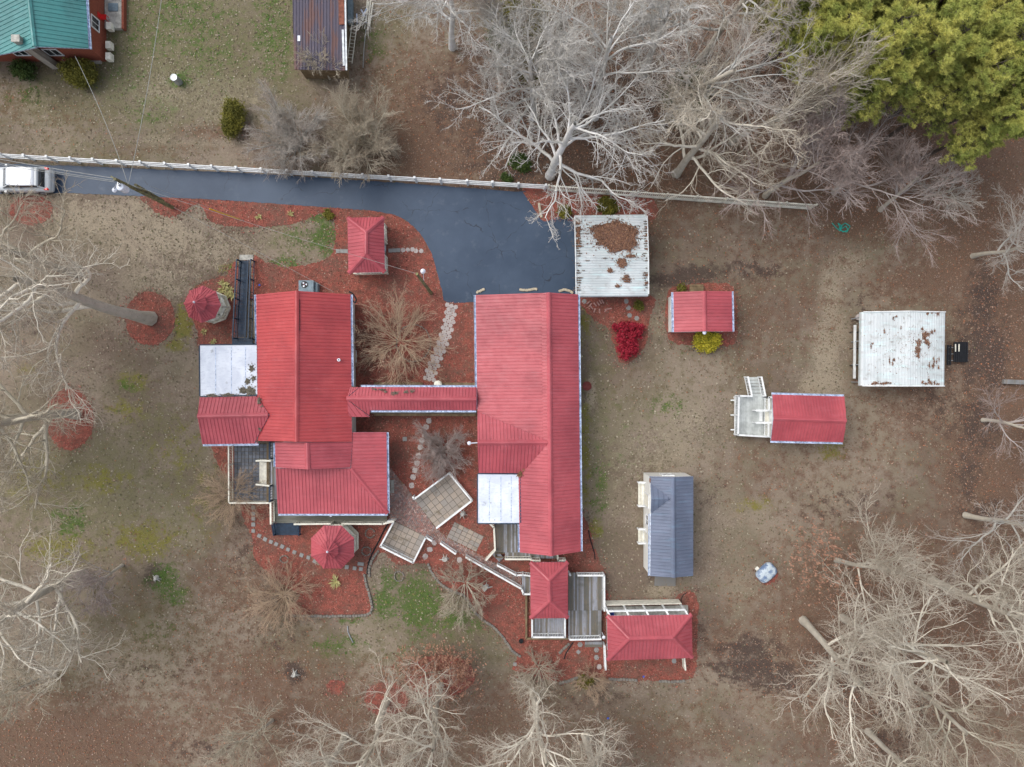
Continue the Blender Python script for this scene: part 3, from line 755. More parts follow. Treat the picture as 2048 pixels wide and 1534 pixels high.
def leafpile(parent, spots, z, n, seed, name='leaf_litter', size=(.03, .07), zt=.05, pal=None):
    """dead leaves lying on a roof; spots = pixel ellipses"""
    r = np.random.default_rng(seed); A = np.array([s[2]*s[3] for s in spots], float); A /= A.sum()
    k = r.choice(len(spots), n, p=A); S = np.array(spots, float)[k]
    a = r.uniform(0, 2*PI, n); rr = np.sqrt(r.random(n))*(.85+.25*np.sin(a*5+S[:, 0])+.1*r.normal(0, 1, n))
    rr = np.where(r.random(n) < .16, rr*(1+np.abs(r.normal(0, .7, n))), rr); px = S[:, 0]+S[:, 2]*rr*np.cos(a); py = S[:, 1]+S[:, 3]*rr*np.sin(a)
    zz = np.array([z(x, y) for x, y in zip(px, py)]) if callable(z) else np.full(n, z)
    zz = zz+r.uniform(.01, zt, n); s = (CAM_H-zz)/CAM_H/PPM
    c = np.stack([(px-1024)*s, (767-py)*s, zz], 1)-np.array(org(parent))
    b = r.uniform(0, 2*PI, n); L = r.uniform(size[0], size[1], n)
    u = np.stack([np.cos(b), np.sin(b), r.normal(0, .3, n)], 1)*L[:, None]; v = np.stack([-np.sin(b), np.cos(b), r.normal(0, .3, n)], 1)*(L*.6)[:, None]
    V = np.stack([c-u, c-v, c+u, c+v], 1).reshape(-1, 3); i = np.arange(n)*4
    T = np.concatenate([np.stack([i, i+1, i+2], 1), np.stack([i, i+2, i+3], 1)])
    pal = np.array(pal or [(.20, .10, .065), (.28, .14, .09), (.13, .07, .05), (.36, .20, .12), (.22, .13, .10)])
    cc = pal[r.choice(len(pal), n)]*r.uniform(.7, 1.2, (n, 1))
    o = bpy.data.objects.new(name, np_mesh(name, V, T, M['leaves'], np.repeat(np.concatenate([cc, np.ones((n, 1))], 1), 4, 0)))
    link(o, parent); o['kind'] = 'stuff'; return o
GREYL = [(.16, .15, .12), (.22, .20, .15), (.12, .11, .08), (.26, .22, .17)]
leafpile(fr, [(503,737,5,7),(507,757,4.5,5),(495,763,5,6),(486,781,8,7),(500,782,11,9),(424,791,12,3),(455,790,14,3)], 2.98, 1500, 3, zt=.06, pal=GREYL)
leafpile(hA, [(518,800,3,8),(524,815,3,6),(530,838,3,6),(519,858,3,4)], 3.25, 260, 33, zt=.25, pal=GREYL)
# connector (covered link)
r = roof(hA, [
   [(693,797,3.55),(953,798.2,3.55),(953,774.5,2.98),(720,774,2.98)],
   [(693,797,3.55),(738,831,2.86),(741,820.4,3.0),(953,820.6,3.0),(953,798.2,3.55)],
   [(694.5,799.5,3.43),(739.5,833.8,2.82),(697,833.8,3.08)],
   [(695,793.5,3.38),(718,774.3,3.0),(700,774.3,3.05)]], rd, ridges=[((693,797,3.55),(953,798.2,3.55))],
   gutters=[((721,774,2.98),(952,774.5,2.98),(0,1,0)), ((741,820.4,3.0),(952,820.6,3.0),(0,-1,0))], label='narrow red ribbed roof of the covered link between the houses')
leafpile(hA, [(764,779,8,2),(770,784,5,2),(790,786,9,4),(812,784,5,3),(824,782,5,3),(802,797,5,1.5),(750,778,6,2)], 3.2, 260, 35, zt=.25, pal=GREYL)
# walls
w1, q1 = walls(hA, [(512,589),(701,589),(704,884),(516,882)], E3)
w2, q2 = walls(hA, [(400,691),(514,690),(520,886),(404,888)], 2.95, .25)
w3, q3 = walls(hA, [(551,884),(706,884),(706,940),(552,940)], 2.92, .1)
w4, q4 = walls(hA, [(585,938),(750,938),(750,1000),(585,1000)], 2.3, .1, top=2.6)
w5, q5 = walls(hA, [(702,876),(760,876),(760,940),(702,940)], 2.3, .1, top=2.6)
# gable ends
def gable(parent, a, b, c, off, mat=None, t=.1):
    a, b, c = P(*a), P(*b), P(*c); o = Vector(off)
    MB().add([a+o, b+o, c+o-Vector((0, 0, .12)), a+o*1.4, b+o*1.4, c+o*1.4-Vector((0, 0, .12))],
             [(0, 1, 2), (5, 4, 3), (0, 3, 4, 1), (1, 4, 5, 2), (2, 5, 3, 0)]).build('gable_wall', mat or M['siding'], parent)
gable(hA, (514,589,2.85), (699,588.7,2.85), (592.5,581.5,RA-.05), (0,-.35,0))
gable(hA, (517,882,2.85), (700,884,2.85), (592,883.5,RA-.05), (0,.25,0))
# windows and doors of the courtyard wall (east wall of the main gable)
ex = max(p[0] for p in q1)
for y0, y1, z0, z1, nm in ((5.9, 5.35, 1.2, 2.1, 'window'), (4.9, 4.2, .9, 2.3, 'window'), (2.6, 1.7, .1, 2.2, 'door'), (1.2, .3, .9, 2.2, 'window')):
    opening(hA, (ex, y0), (ex, y1), z0, z1, (1, 0), nm, pane='glass' if nm == 'window' else 'cream', bars=nm == 'window')
sx = min(p[1] for p in q4)
for x0, x1, nm in ((-15.6, -14.4, 'window'), (-13.6, -12.7, 'door'), (-12.0, -10.9, 'window')):
    opening(hA, (x0, sx), (x1, sx), .45 if nm == 'door' else 1.0, 2.3, (0, -1), nm, pane='glass' if nm == 'window' else 'cream', bars=nm == 'window')
sx = min(p[0] for p in q2)
for y0, y1 in ((2.3, 1.2), (-2.2, -3.3)): opening(hA, (sx, y0), (sx, y1), .95, 2.2, (-1, 0))
# roof vent, stain beside ridge, security light
v = P(679, 720, 3.5)
vt = MB().lathe((v.x, v.y, 3.3), [(.07, 0), (.07, .36), (.12, .37), (.12, .46), (.05, .47)], 12).build('vent_pipe', M['lamp_white'], hA)
MB().lathe((v.x, v.y, 3.77), [(.055, 0), (.055, .012)], 10).build('vent_cap', M['black'], vt)
def soot():
    t = NT('black_roof_stain'); t.col((.10, .02, .025)); t.rough(.8); return t.m
MB().slab([P(593.5,600,RA-.03)+Vector((.12,0,-.03)), P(596,598,RA-.03)+Vector((.12,0,-.05)), P(596,662,RA-.03)+Vector((.12,0,-.05)), P(593.5,660,RA-.03)+Vector((.12,0,-.03))], .01).build('roof_stain', soot(), hA)
# connector floor, rails, posts
mb = MB()
for x in (722, 780, 840, 900, 945):
    for y in (775.5, 819): 
        p = P(x, y, 2.9); mb.box((p.x, p.y, 1.4), (.1, .1, 2.75))
mb.build('post', M['cream'], hA)
for (x0, x1, y) in ((748, 845, 767.5), (868, 951, 768)):
    a, b = P(x0, y, .35), P(x1, y, .35)
    MB().bar(a, b, .22, .06).bar(a-Vector((0, .26, 0)), b-Vector((0, .26, 0)), .05, .12).build('bench_rail', M['old_wood'], hA)
a, b = P(748, 829, .35), P(951, 830, .35)
MB().bar(a, b, .2, .06).build('walkway_edge', M['old_wood'], hA)
boards(hA, 742, 951, 776, 827, .3, M['deck_ew'], 'x')
# porch deck round the south and west sides
boards(hA, 546, 774, 1000, 1046, .45, M['deck_ew'], 'x')
boards(hA, 541, 556, 884, 999, .45, M['deck'], 'y')
joists(hA, 546, 774, 1000, 1046, .45)
joists(hA, 541, 556, 884, 999, .45)
railing(hA, [(588,1048.5),(661,1047.5)], .45, M['cream'])
railing(hA, [(684,1047.5),(765,1048),(787,1043)], .45, M['cream'])
railing(hA, [(541,1006),(541.5,1048)], .45, M['cream'])
mb = MB()
for x, y in ((560,1026),(612,1026),(665,1026),(720,1026),(770,1026),(770,950),(770,880)):
    p = P(x, y, 2.3); mb.box((p.x, p.y+.1, 1.35), (.1, .1, 1.85))
mb.build('porch_post', M['white'], hA)
p = P(787, 961, .4); q = P(775, 987, .4)
steps(hA, (q.x-.05, q.y), (q.x-.05, p.y), (1, 0), 2, .42, M['concrete'], run=.27)
# bird-house style white lamp on the south eave
p = P(661, 1031.5, 2.3); MB().lathe((p.x, p.y, 2.05), [(.03, 0), (.10, .05), (.11, .15), (.04, .22)], 10).build('porch_lamp', M['lamp_white'], hA)

# ------------------------------------------------------------------ tree generator (bare crowns)
def normz(v): return v/np.maximum(np.linalg.norm(v, axis=-1, keepdims=True), 1e-9)
def tubes(pts, rad, sides, tip):
    B, n1, _ = pts.shape; n = n1-1
    d = normz(pts[:, -1]-pts[:, 0]); ref = np.where(np.abs(d[:, 2:3]) < .9, np.array([[0, 0, 1.]]), np.array([[1., 0, 0]]))
    u = normz(np.cross(d, ref)); w = np.cross(d, u)
    a = np.arange(sides)*2*PI/sides
    ring = u[:, None, None, :]*np.cos(a)[None, None, :, None]+w[:, None, None, :]*np.sin(a)[None, None, :, None]
    nr = n if tip else n1
    V = pts[:, :nr, None, :]+ring*rad[:, :nr, None, None]
    per = nr*sides
    V = V.reshape(B, per, 3)
    if tip: V = np.concatenate([V, pts[:, -1:, :]], 1); per += 1
    T = []
    for k in range(nr-1):
        for s in range(sides):
            s2 = (s+1) % sides; a0, a1, b0, b1 = k*sides+s, k*sides+s2, (k+1)*sides+s, (k+1)*sides+s2
            T += [(a0, a1, b1), (a0, b1, b0)]
    if tip:
        for s in range(sides): T.append(((nr-1)*sides+s, (nr-1)*sides+(s+1) % sides, per-1))
    T = np.array(T)[None]+(np.arange(B)*per)[:, None, None]
    return V.reshape(-1, 3), T.reshape(-1, 3)
def grow(seed, P0, D0, L0, R0, spec):
    """level-by-level branching; returns trunk arrays, crown arrays and tip points"""
    r = np.random.default_rng(seed); out = []; Pn, Dn, Ln, Rn = (np.asarray(a, float) for a in (P0, D0, L0, R0))
    for li, s in enumerate(spec):
        n = s['n']; B = len(Pn); pts = np.zeros((B, n+1, 3)); pts[:, 0] = Pn; d = normz(Dn); ds = [d]
        for k in range(n):
            d = normz(d+r.normal(0, s['wob'], (B, 3))+np.array([0, 0, s.get('up', 0)])); ds.append(d)
            pts[:, k+1] = pts[:, k]+d*(Ln/n)[:, None]
        pts[:, :, 2] = np.maximum(pts[:, :, 2], .03)
        tt = np.linspace(0, 1, n+1)[None]; rad = Rn[:, None]*(1-tt*(1-s.get('tap', .35)))
        out.append((pts, rad, s['sides'], s.get('tip', False)))
        c = s.get('kids', 0)
        if not c: break
        idx = np.repeat(np.arange(B), c); t = r.uniform(s.get('t0', .3), 1, B*c)
        if s.get('even', True): t = s.get('t0', .3)+(1-s.get('t0', .3))*((np.tile(np.arange(c), B)+r.random(B*c))/c)
        f = t*n; k = np.minimum(f.astype(int), n-1); fr_ = (f-k)[:, None]
        Pn = pts[idx, k]*(1-fr_)+pts[idx, k+1]*fr_; tg = normz(pts[idx, k+1]-pts[idx, k])
        rv = r.normal(0, 1, (B*c, 3)); pr = normz(rv-tg*np.sum(rv*tg, 1, keepdims=True))
        ang = np.radians(r.uniform(*s['ang'], B*c))[:, None]
        Dn = tg*np.cos(ang)+pr*np.sin(ang)
        Ln = Ln[idx]*s['lr']*(1-s.get('fall', .45)*t)*r.uniform(.65, 1.2, B*c)
        Rn = np.maximum(rad[idx, k]*s['rr'], s.get('rmin', .008))
    return out
def tree_meshes(name, seed, trunk_levels, P0, D0, L0, R0, spec, extra=None):
    lv = grow(seed, P0, D0, L0, R0, spec)
    res = []
    for part, sl in (('trunk', lv[:trunk_levels]), ('crown', lv[trunk_levels:])):
        Vs, Ts, Cs, o = [], [], [], 0
        for q, (pts, rad, sd, tip) in enumerate(sl):
            if part == 'trunk' and len(pts) == 1: rad = rad.copy(); rad[:, 0] *= 1.28; rad[:, 1] *= 1.02
            V, T = tubes(pts, rad, sd, tip); Vs.append(V); Ts.append(T+o); o += len(V)
            k = 0 if part == 'trunk' else max(0, (q-(len(sl)-3))*.5); Cs.append(np.full((len(V), 4), k)) 
        res.append(np_mesh(part, np.concatenate(Vs), np.concatenate(Ts), M['bark_tan'], np.clip(np.concatenate(Cs), 0, 1), smooth=True))
    tips = lv[-1][0][:, -1]
    return res[0], res[1], tips
def add_leaf_cluster(centres, n_each, sg, size, seed, mat, name='leaves', flat=.25):
    r = np.random.default_rng(seed); c = np.repeat(np.asarray(centres), n_each, 0); m = len(c)
    c = c+r.normal(0, 1, (m, 3))*np.asarray(sg)
    c[:, 2] = np.maximum(c[:, 2], .03)
    a = r.uniform(0, 2*PI, m); L = r.uniform(size*.6, size*1.3, m)
    u = np.stack([np.cos(a), np.sin(a), r.normal(0, flat*2, m)], 1)*L[:, None]; v = np.stack([-np.sin(a), np.cos(a), r.normal(0, flat*2, m)], 1)*(L*.5)[:, None]
    V = np.stack([c-u, c-v, c+u, c+v], 1).reshape(-1, 3); i = np.arange(m)*4
    T = np.concatenate([np.stack([i, i+1, i+2], 1), np.stack([i, i+2, i+3], 1)])
    return np_mesh(name, V, T, mat)
def L_(n, wob, kids, ang, lr, rr, sides=3, **k):
    d = dict(n=n, wob=wob, kids=kids, ang=ang, lr=lr, rr=rr, sides=sides); d.update(k); return d
PROTO = {}
def spec_big(kids=(10, 9, 8, 6), ang=((32, 62), (24, 52), (22, 48), (22, 50)), lr=(.80, .60, .58, .52), up=.03, t0=.35, tw=.013, wob=.10):
    return [L_(9, .05, kids[0], ang[0], lr[0], .50, 8, tap=.45, t0=t0, fall=.35, up=.03),
            L_(11, wob, kids[1], ang[1], lr[1]+.05, .50, 5, tap=.28, t0=.16, up=up*1.6, fall=.40),
            L_(8, wob*1.25, kids[2], ang[2], lr[2]+.08, .52, 4, tap=.30, t0=.12, up=up, rmin=.016),
            L_(6, wob*1.4, kids[3], ang[3], lr[3]+.08, .55, 3, tap=.4, t0=.10, up=up, rmin=tw*.85),
            L_(4, wob*1.6, 0, (0, 0), 0, 0, 3, tip=True, up=0)]
z3 = [[0, 0, 0]]
def proto(name, *a): PROTO[name] = tree_meshes(name, *a)
proto('oak1', 101, 1, z3, [[.05, .02, 1]], [10.5], [.30], spec_big((10, 9, 8, 6), wob=.14))
proto('oak2', 202, 1, z3, [[-.06, .05, 1]], [9.5], [.34], spec_big((10, 9, 8, 6), t0=.42, ang=((42, 72), (26, 55), (24, 50), (24, 52)), wob=.15))
proto('oak3', 212, 1, z3, [[-.06, .05, 1]], [10.0], [.32], spec_big((14, 9, 8, 5), t0=.20, ang=((48, 88), (28, 58), (24, 52), (24, 54)), wob=.14, lr=(.72, .58, .58, .52)))
proto('tall1', 303, 1, z3, [[.02, -.03, 1]], [13.5], [.26], spec_big((14, 8, 7, 5), lr=(.50, .6, .58, .5), t0=.32, ang=((30, 62), (24, 50), (24, 50), (24, 52))))
proto('lichen', 404, 1, z3, [[0, 0, 1]], [9.0], [.30], spec_big((14, 10, 8, 6), t0=.28, ang=((48, 86), (28, 58), (28, 58), (32, 66)), lr=(.80, .52, .46, .40), up=.0, tw=.016, wob=.13))
proto('fan', 505, 1, z3, [[.1, 0, 1]], [8.5], [.20], spec_big((10, 9, 8, 6), t0=.28, ang=((28, 64), (18, 42), (18, 40), (18, 44)), lr=(.95, .62, .56, .5), up=.045, tw=.011, wob=.08))
proto('small', 606, 1, z3, [[0, .05, 1]], [3.2], [.09], spec_big((9, 8, 7, 5), t0=.3, lr=(.9, .62, .56, .52), tw=.008))
def shrub(name, seed, stems, L, spread, R, spec, ring=.3):
    r = np.random.default_rng(seed); a = np.arange(stems)*2.39996+r.normal(0, .2, stems); s = np.tan(np.sqrt((np.arange(stems)+.5)/stems)*spread)
    D = np.stack([np.cos(a)*s, np.sin(a)*s, np.ones(stems)], 1); Q = np.stack([np.cos(a)*ring*r.random(stems), np.sin(a)*ring*r.random(stems), np.zeros(stems)], 1)
    PROTO[name] = tree_meshes(name, seed, 1, Q, D, L*r.uniform(.7, 1.1, stems), np.full(stems, R), spec)
tw_ = .008
def spec_shrub(k=(9, 8, 6), up=.02, tw=.008, a=(18, 42)):
    return [L_(6, .09, k[0], a, .62, .6, 5, tap=.4, t0=.2, up=up), L_(5, .13, k[1], a, .62, .6, 3, tap=.4, t0=.15, up=up, rmin=tw),
            L_(3, .16, k[2], (20, 50), .6, .7, 3, tap=.5, t0=.1, up=up, rmin=tw), L_(2, .2, 0, (0, 0), 0, 0, 3, tip=True)]
shrub('twiggy', 707, 24, 3.6, .95, .05, spec_shrub((10, 9, 7)))
shrub('willow', 808, 46, 3.0, 1.30, .022, spec_shrub((7, 5, 2), up=-.02, tw=.009, a=(12, 38)), .5)
shrub('low', 909, 16, 2.0, 1.25, .025, spec_shrub((8, 7, 4), tw=.007), .25)
# pines
def pine(name, seed, H=17, r0=.22, nb=58):
    r = np.random.default_rng(seed)
    spec = [L_(10, .02, nb, (55, 88), .26, .35, 8, tap=.25, t0=.45, fall=.62, up=.02), L_(5, .10, 10, (35, 75), .55, .5, 4, tap=.4, t0=.12, up=.05, rmin=.015),
            L_(3, .12, 6, (25, 60), .55, .7, 3, tap=.5, t0=.2, up=.10, rmin=.01), L_(2, .15, 0, (0, 0), 0, 0, 3, tip=True, up=.12)]
    lv = grow(seed, z3, [[.03, .03, 1]], [H], [r0], spec)
    V, T = tubes(*lv[0]); tm = np_mesh('trunk', V, T, M['bark_pine'], smooth=True)
    Vs, Ts, o = [], [], 0
    for x in lv[1:]:
        V, T = tubes(*x); Vs.append(V); Ts.append(T+o); o += len(V)
    lm = np_mesh('limbs', np.concatenate(Vs), np.concatenate(Ts), M['bark_pine'], smooth=True)
    tips = np.concatenate([lv[3][0][:, -1], lv[2][0][:, -1], lv[3][0][:, 1]]); m = len(tips); k = 20
    c = np.repeat(tips+r.normal(0, .05, tips.shape), k, 0); d = r.normal(0, 1, (m*k, 3)); d[:, 2] = np.abs(d[:, 2])*.6+.05; d = normz(d)
    Ln = r.uniform(.10, .26, m*k)[:, None]; sd = normz(np.cross(d, r.normal(0, 1, (m*k, 3))))*.013
    V = np.stack([c-sd, c+sd, c+d*Ln+sd*.4], 1).reshape(-1, 3); T = np.arange(m*k*3).reshape(-1, 3)
    PROTO[name] = (tm, lm, np_mesh('needles', V, T, M['pine']))
pine('pine1', 1, 17); pine('pine2', 2, 14.5, .19)
used = set()
def place_tree(kind, px, py, s, rz, mat, label, group=None, tr='bark_trunk', name='bare_tree', cat='tree', lean=0, sz=None):
    p = P(px, py, 0); t = thing(name, label, cat, p, group, rz)
    out = Vector((p.x, p.y, 0)); ax = Vector((-out.y, out.x, 0)).normalized()
    t.rotation_euler = (Matrix.Rotation(math.radians(lean), 3, ax) @ Matrix.Rotation(rz, 3, 'Z')).to_euler(); sz = sz or s
    t.scale = (s, s, sz)
    pr = PROTO[kind]; nm = ('trunk', 'crown')
    if kind.startswith('pine'): nm = ('trunk', 'limb', 'needle')
    for me, n, mm in zip(pr, nm, (tr, mat, 'pine')):
        if not isinstance(me, bpy.types.Mesh): continue
        if n == 'needle': n = 'crown'
        elif n == 'limb': n = 'branches'
        o = bpy.data.objects.new(n, me); link(o, t)
        if not kind.startswith('pine'):
            o.material_slots[0].link = 'OBJECT'; o.material_slots[0].material = M[mm]
    return t




# ------------------------------------------------------------------ LONG HOUSE on the east side of the courtyard
hB = thing('house', 'long red roofed house with one cross gable on the east side of the courtyard', 'house', P(1060, 850, 0))
RB, EB, BR = 4.25, 3.0, 4.02
r = roof(hB, [
   [(1097.5,585,RB),(1156,588.6,EB),(1161.5,1103,EB),(1102,1112,RB)],
   [(1082,586,BR),(1097.5,585,RB),(1100,884,RB),(1086,879,BR)],
   [(951.5,590,EB),(1082,586,BR),(1086,879,BR),(955,822.5,EB)],
   [(1100,884,RB),(1102,1112,RB),(1039.7,1105,EB+.05),(1037,953,EB+.05),(1094,889,RB-.1)],
   ], rd, ridges=[((1097.5,585,RB),(1102,1112,RB))],
   gutters=[((1156,588.6,EB),(1161.5,1103,EB),(1,0,0)), ((951.5,590,EB),(954.5,818,EB),(-1,0,0)), ((1039.5,1046,EB),(1039.7,1105,EB),(-1,0,0))], label='long red ribbed roof with off-centre ridge')
r = roof(hB, [
   [(955,822.5,EB+.04),(1093,880,RB-.06),(1096,884,RB-.06),(955,885,RB-.1)],
   [(955,885,RB-.1),(1096,884,RB-.06),(1094,889,RB-.1),(1037,954,EB+.12),(1036,946,EB+.12),(957,946,EB+.12)]], rd,
   ridges=[((955,885,RB-.1),(1096,884.5,RB-.06))])
fr2 = flatroof(hB, [(956,948.5),(1039,949),(1038.5,1046),(956,1046)], 2.98, 'white coated flat roof streaked with grey in the corner of the long house')
leafpile(hB, [(1038,951,4,3),(1041,946,3,4),(1047,938,2.5,4),(1053,930,2,4),(1060,922,1,4)], 3.15, 320, 37, zt=.2, pal=[(.24, .12, .06), (.32, .18, .10), (.16, .09, .05)])
a, b = P(1041.5, 956, 3.0), P(1041.5, 1045, 3.0)
MB().bar(a+Vector((0,0,.03)), b+Vector((0,0,.03)), .10, .20).build('flashing', M['navy'], fr2)
walls(hB, [(952,590),(1156,590),(1161,1103),(1040,1103),(1040,1045),(957,1045)], 2.95, .3)
# rectangular body walls replace concave inset
gable(hB, (954,590,2.85), (1154,588.7,2.85), (1097.5,585,RB-.08), (0,-.3,0))
gable(hB, (1041,1105,2.85), (1160,1103,2.85), (1102,1112,RB-.08), (0,.45,0))
gable(hB, (956,824,2.85), (956,946,2.85), (955,885,RB-.2), (.25,0,0))
bx = P(952, 0, 2.95).x+.3; bn = P(0, 590, 2.95).y-.3; be = P(1161, 0, 2.95).x-.3
for y0, y1, nm in ((bn-1.0, bn-2.2, 'window'), (bn-3.4, bn-4.3, 'door'), (bn-5.2, bn-6.4, 'window')):
    opening(hB, (bx, y0), (bx, y1), .1 if nm == 'door' else 1.0, 2.2, (-1, 0), nm, pane='glass' if nm == 'window' else 'cream', bars=nm == 'window')
for x0, x1 in ((bx+.9, bx+3.3), (bx+4.6, bx+7.0)):
    opening(hB, (x0, bn), (x1, bn), .05, 2.2, (0, 1), 'garage_door', pane='white', bars=0)
# white security lamp arm on the west gable
p = P(955, 885.5, 3.75); q = P(938.5, 886.5, 3.75)
lm_ = MB().tube(p, q, .035, .03, 8).build('lamp_arm', M['lamp_white'], hB)
MB().lathe((q.x, q.y, 3.62), [(.05, -.06), (.13, 0), (.15, .08), (.10, .15), (.04, .18)], 14).build('lamp_head', M['lamp_white'], lm_)
# deck on the south west side
boards(hB, 989.5, 1039, 1047, 1105, .55, M['deck'])
boards(hB, 1010, 1114, 1105, 1117, .55, M['deck'])
joists(hB, 989.5, 1114, 1106, 1116, .55); joists(hB, 990, 1038, 1047, 1105, .55)
railing(hB, [(980,1047.7),(988,1055.5),(990,1100.5)], .55, M['cream'])
railing(hB, [(990,1100.5),(972,1120.5)], .3, M['cream'])
railing(hB, [(1010.5,1118.5),(1062,1118.5)], .55, M['cream'])
railing(hB, [(1062,1121),(1080,1121)], .55, M['cream'], bal=False)
railing(hB, [(1115,1110),(1116,1121),(1131,1121)], .55, M['cream'], bal=False)
a, b = P(984, 1103, .5), P(1001, 1121, .5)
a2, b2 = P(991, 1098, .5), P(1008, 1114, .5)
steps(hB, P(991, 1099, .5), P(1008, 1116, .5), (-.7, -.72), 2, .5, M['deck'])

# ------------------------------------------------------------------ carports
def rolled_edge(parent, a, b, out, mat):
    """rounded over edge running along a-b"""
    a, b, o = Vector(a), Vector(b), Vector(out); mb = MB(); vv = []; k = 6
    for p in (a, b):
        for i in range(k+1):
            t = i/k*PI/2*.95; vv.append(p+o*.16*math.sin(t)+Vector((0, 0, -.16*(1-math.cos(t)))))
        vv.append(p+o*.16+Vector((0, 0, -.42)))
    n = k+2; mb.add(vv, [(i, i+1, n+i+1, n+i) for i in range(n-1)]); mb.build('rolled_edge', mat, parent)
c1 = thing('carport', 'white metal carport with a big heap of brown leaves on its roof', 'carport', P(1222, 512, 0))
wm = M['white_metal']; h1, h2 = 2.35, 2.85
r = roof(c1, [[(1149.5,434,h1),(1293.5,432,h1),(1296,513,h2),(1151,514,h2)], [(1151,514,h2),(1296,513,h2),(1296.5,588,h1),(1152.5,589,h1)]], wm, along=(1, 0, 0), rib=.20, nrib=5, deckmat=M['siding'], thick=.05)
rolled_edge(c1, P(1149.5,434,h1)+Vector((0,.0,.0)), P(1293.5,432,h1), (0,1,0), wm); rolled_edge(c1, P(1296.5,588,h1), P(1152.5,589,h1), (0,-1,0), wm)
for xa, ya, xb, yb in ((1149,434,1151,514),(1151,514,1152,589),(1294,432,1296.5,513),(1296.5,513,1297,588)):
    MB().bar(P(xa, ya, h2 if ya > 500 and ya < 520 else h1)+Vector((0,0,.05)), P(xb, yb, h2 if 500 < yb < 520 else h1)+Vector((0,0,.05)), .07, .12).build('edge_trim', M['white'], c1)
def zc1(x, y): return h1+(h2-h1)*(1-min(1, abs(y-513.5)/80))+.05
LP = [(1228,468,44,24),(1236,486,30,18),(1228,455,38,10),(1262,478,12,22),(1200,470,12,14)]
leafpile(r, LP, zc1, 9000, 41, zt=.14, size=(.03, .08))
mb = MB()
def mound(parent, spots, zf, seed):
    r_ = random.Random(seed); mb = MB()
    for cx, cy, rx, ry in spots:
        n = 22; pts = [P(cx+rx*.9*(1+r_.uniform(-.12, .1))*math.cos(2*PI*i/n), cy+ry*.9*(1+r_.uniform(-.12, .1))*math.sin(2*PI*i/n), 0) for i in range(n)]
        ring = []
        for i in range(n):
            px = cx+rx*.9*(1+r_.uniform(-.12, .1))*math.cos(2*PI*i/n); py = cy+ry*.9*(1+r_.uniform(-.12, .1))*math.sin(2*PI*i/n)
            ring.append(P(px, py, zf(px, py)))
        c = P(cx, cy, zf(cx, cy)+.08); inner = [c.lerp(q, .6)+Vector((0, 0, .05)) for q in ring]
        mb.add(ring+inner+[c+Vector((0,0,.03))], [(i, (i+1) % n, n+(i+1) % n, n+i) for i in range(n)]+[(n+i, n+(i+1) % n, 2*n) for i in range(n)])
    t = simple('matted_leaves', (.20, .10, .065), .95, .5, 12, bump=.5)
    mb.build('leaf_heap', t, parent, kind='stuff')
mound(r, LP[:3], zc1, 5)
leafpile(r, [(1157,445,5,4),(1157,458,6,5),(1156,470,4,6),(1156,482,4,4),(1158,492,5,2),(1262,512,9,3),(1254,512,4,2),(1244,524,9,8),(1245,530,8,5),(1220,540,5,4),(1221,543,6,2),(1253,552,5,3),(1252,558,10,2),(1254,563,7,1.5),(1235,572,5,3),(1293,550,3,2),(1293,566,4,2),(1294,498,3,2),(1293,454,2,1.5),(1293,470,2,1.5),(1293,482,2,1.5)], zc1, 2600, 42, zt=.06)
r_g = random.Random(9)
gro = []
for k in range(30):
    y = 438+k*4.9
    if r_g.random() < .75: gro.append((1152+r_g.uniform(1, 7), y, r_g.uniform(2, 11), .9))
    if r_g.random() < .65: gro.append((1293-r_g.uniform(0, 4), y, r_g.uniform(1.5, 5), .9))
    if r_g.random() < .35: gro.append((r_g.uniform(1165, 1280), y, r_g.uniform(2, 9), .5))
leafpile(r, gro, zc1, 2600, 77, zt=.03, size=(.02, .05), pal=[(.16, .12, .09), (.22, .14, .10), (.10, .09, .08)])
mb = MB()
for x in (1156, 1202, 1248, 1290):
    for y in (440, 590):
        p = P(x, y, 0); p = Vector(((x-1024)*.038, (767-y)*.038+(-.25 if y < 500 else .2), 0)); mb.box((p.x, p.y, 1.13), (.07, .07, 2.24))
mb.build('post', M['steel'], c1)
mb = MB(); p, q = P(1154, 594, 2.0), P(1294, 592, 2.0); mb.bar(p, q, .07, .07); p, q = P(1154, 436, 2.1), P(1292, 434, 2.1); mb.bar(p, q, .07, .07)
mb.build('side_rail', M['steel'], c1)
c2 = thing('carport', 'white metal carport in the east yard beside a black slatted trailer frame', 'carport', P(1806, 697, 0))
ga, gb = 2.5, 3.0
r = roof(c2, [[(1728,624,ga),(1818,622.5,gb),(1817,771.5,gb),(1726,771,ga)], [(1818,622.5,gb),(1888,624,ga),(1886,771.5,ga),(1817,771.5,gb)]], wm, along=(0, 1, 0), rib=.20, nrib=5, deckmat=M['siding'], thick=.05)
rolled_edge(c2, P(1726,771,ga), P(1728,624,ga), (-1,0,0), wm); rolled_edge(c2, P(1888,624,ga), P(1886,771.5,ga), (1,0,0), wm)
for A_, B_ in (((1726,624,ga),(1818,622.5,gb)),((1818,622.5,gb),(1890,624,ga)),((1724,771.7,ga),(1817,772,gb)),((1817,772,gb),(1888,772,ga))):
    MB().bar(P(*A_)+Vector((0,0,.05)), P(*B_)+Vector((0,0,.05)), .07, .12).build('edge_trim', M['white'], c2)
def zc2(x, y): return ga+(gb-ga)*(1-min(1, abs(x-1817.5)/(90 if x < 1817 else 70)))+.04
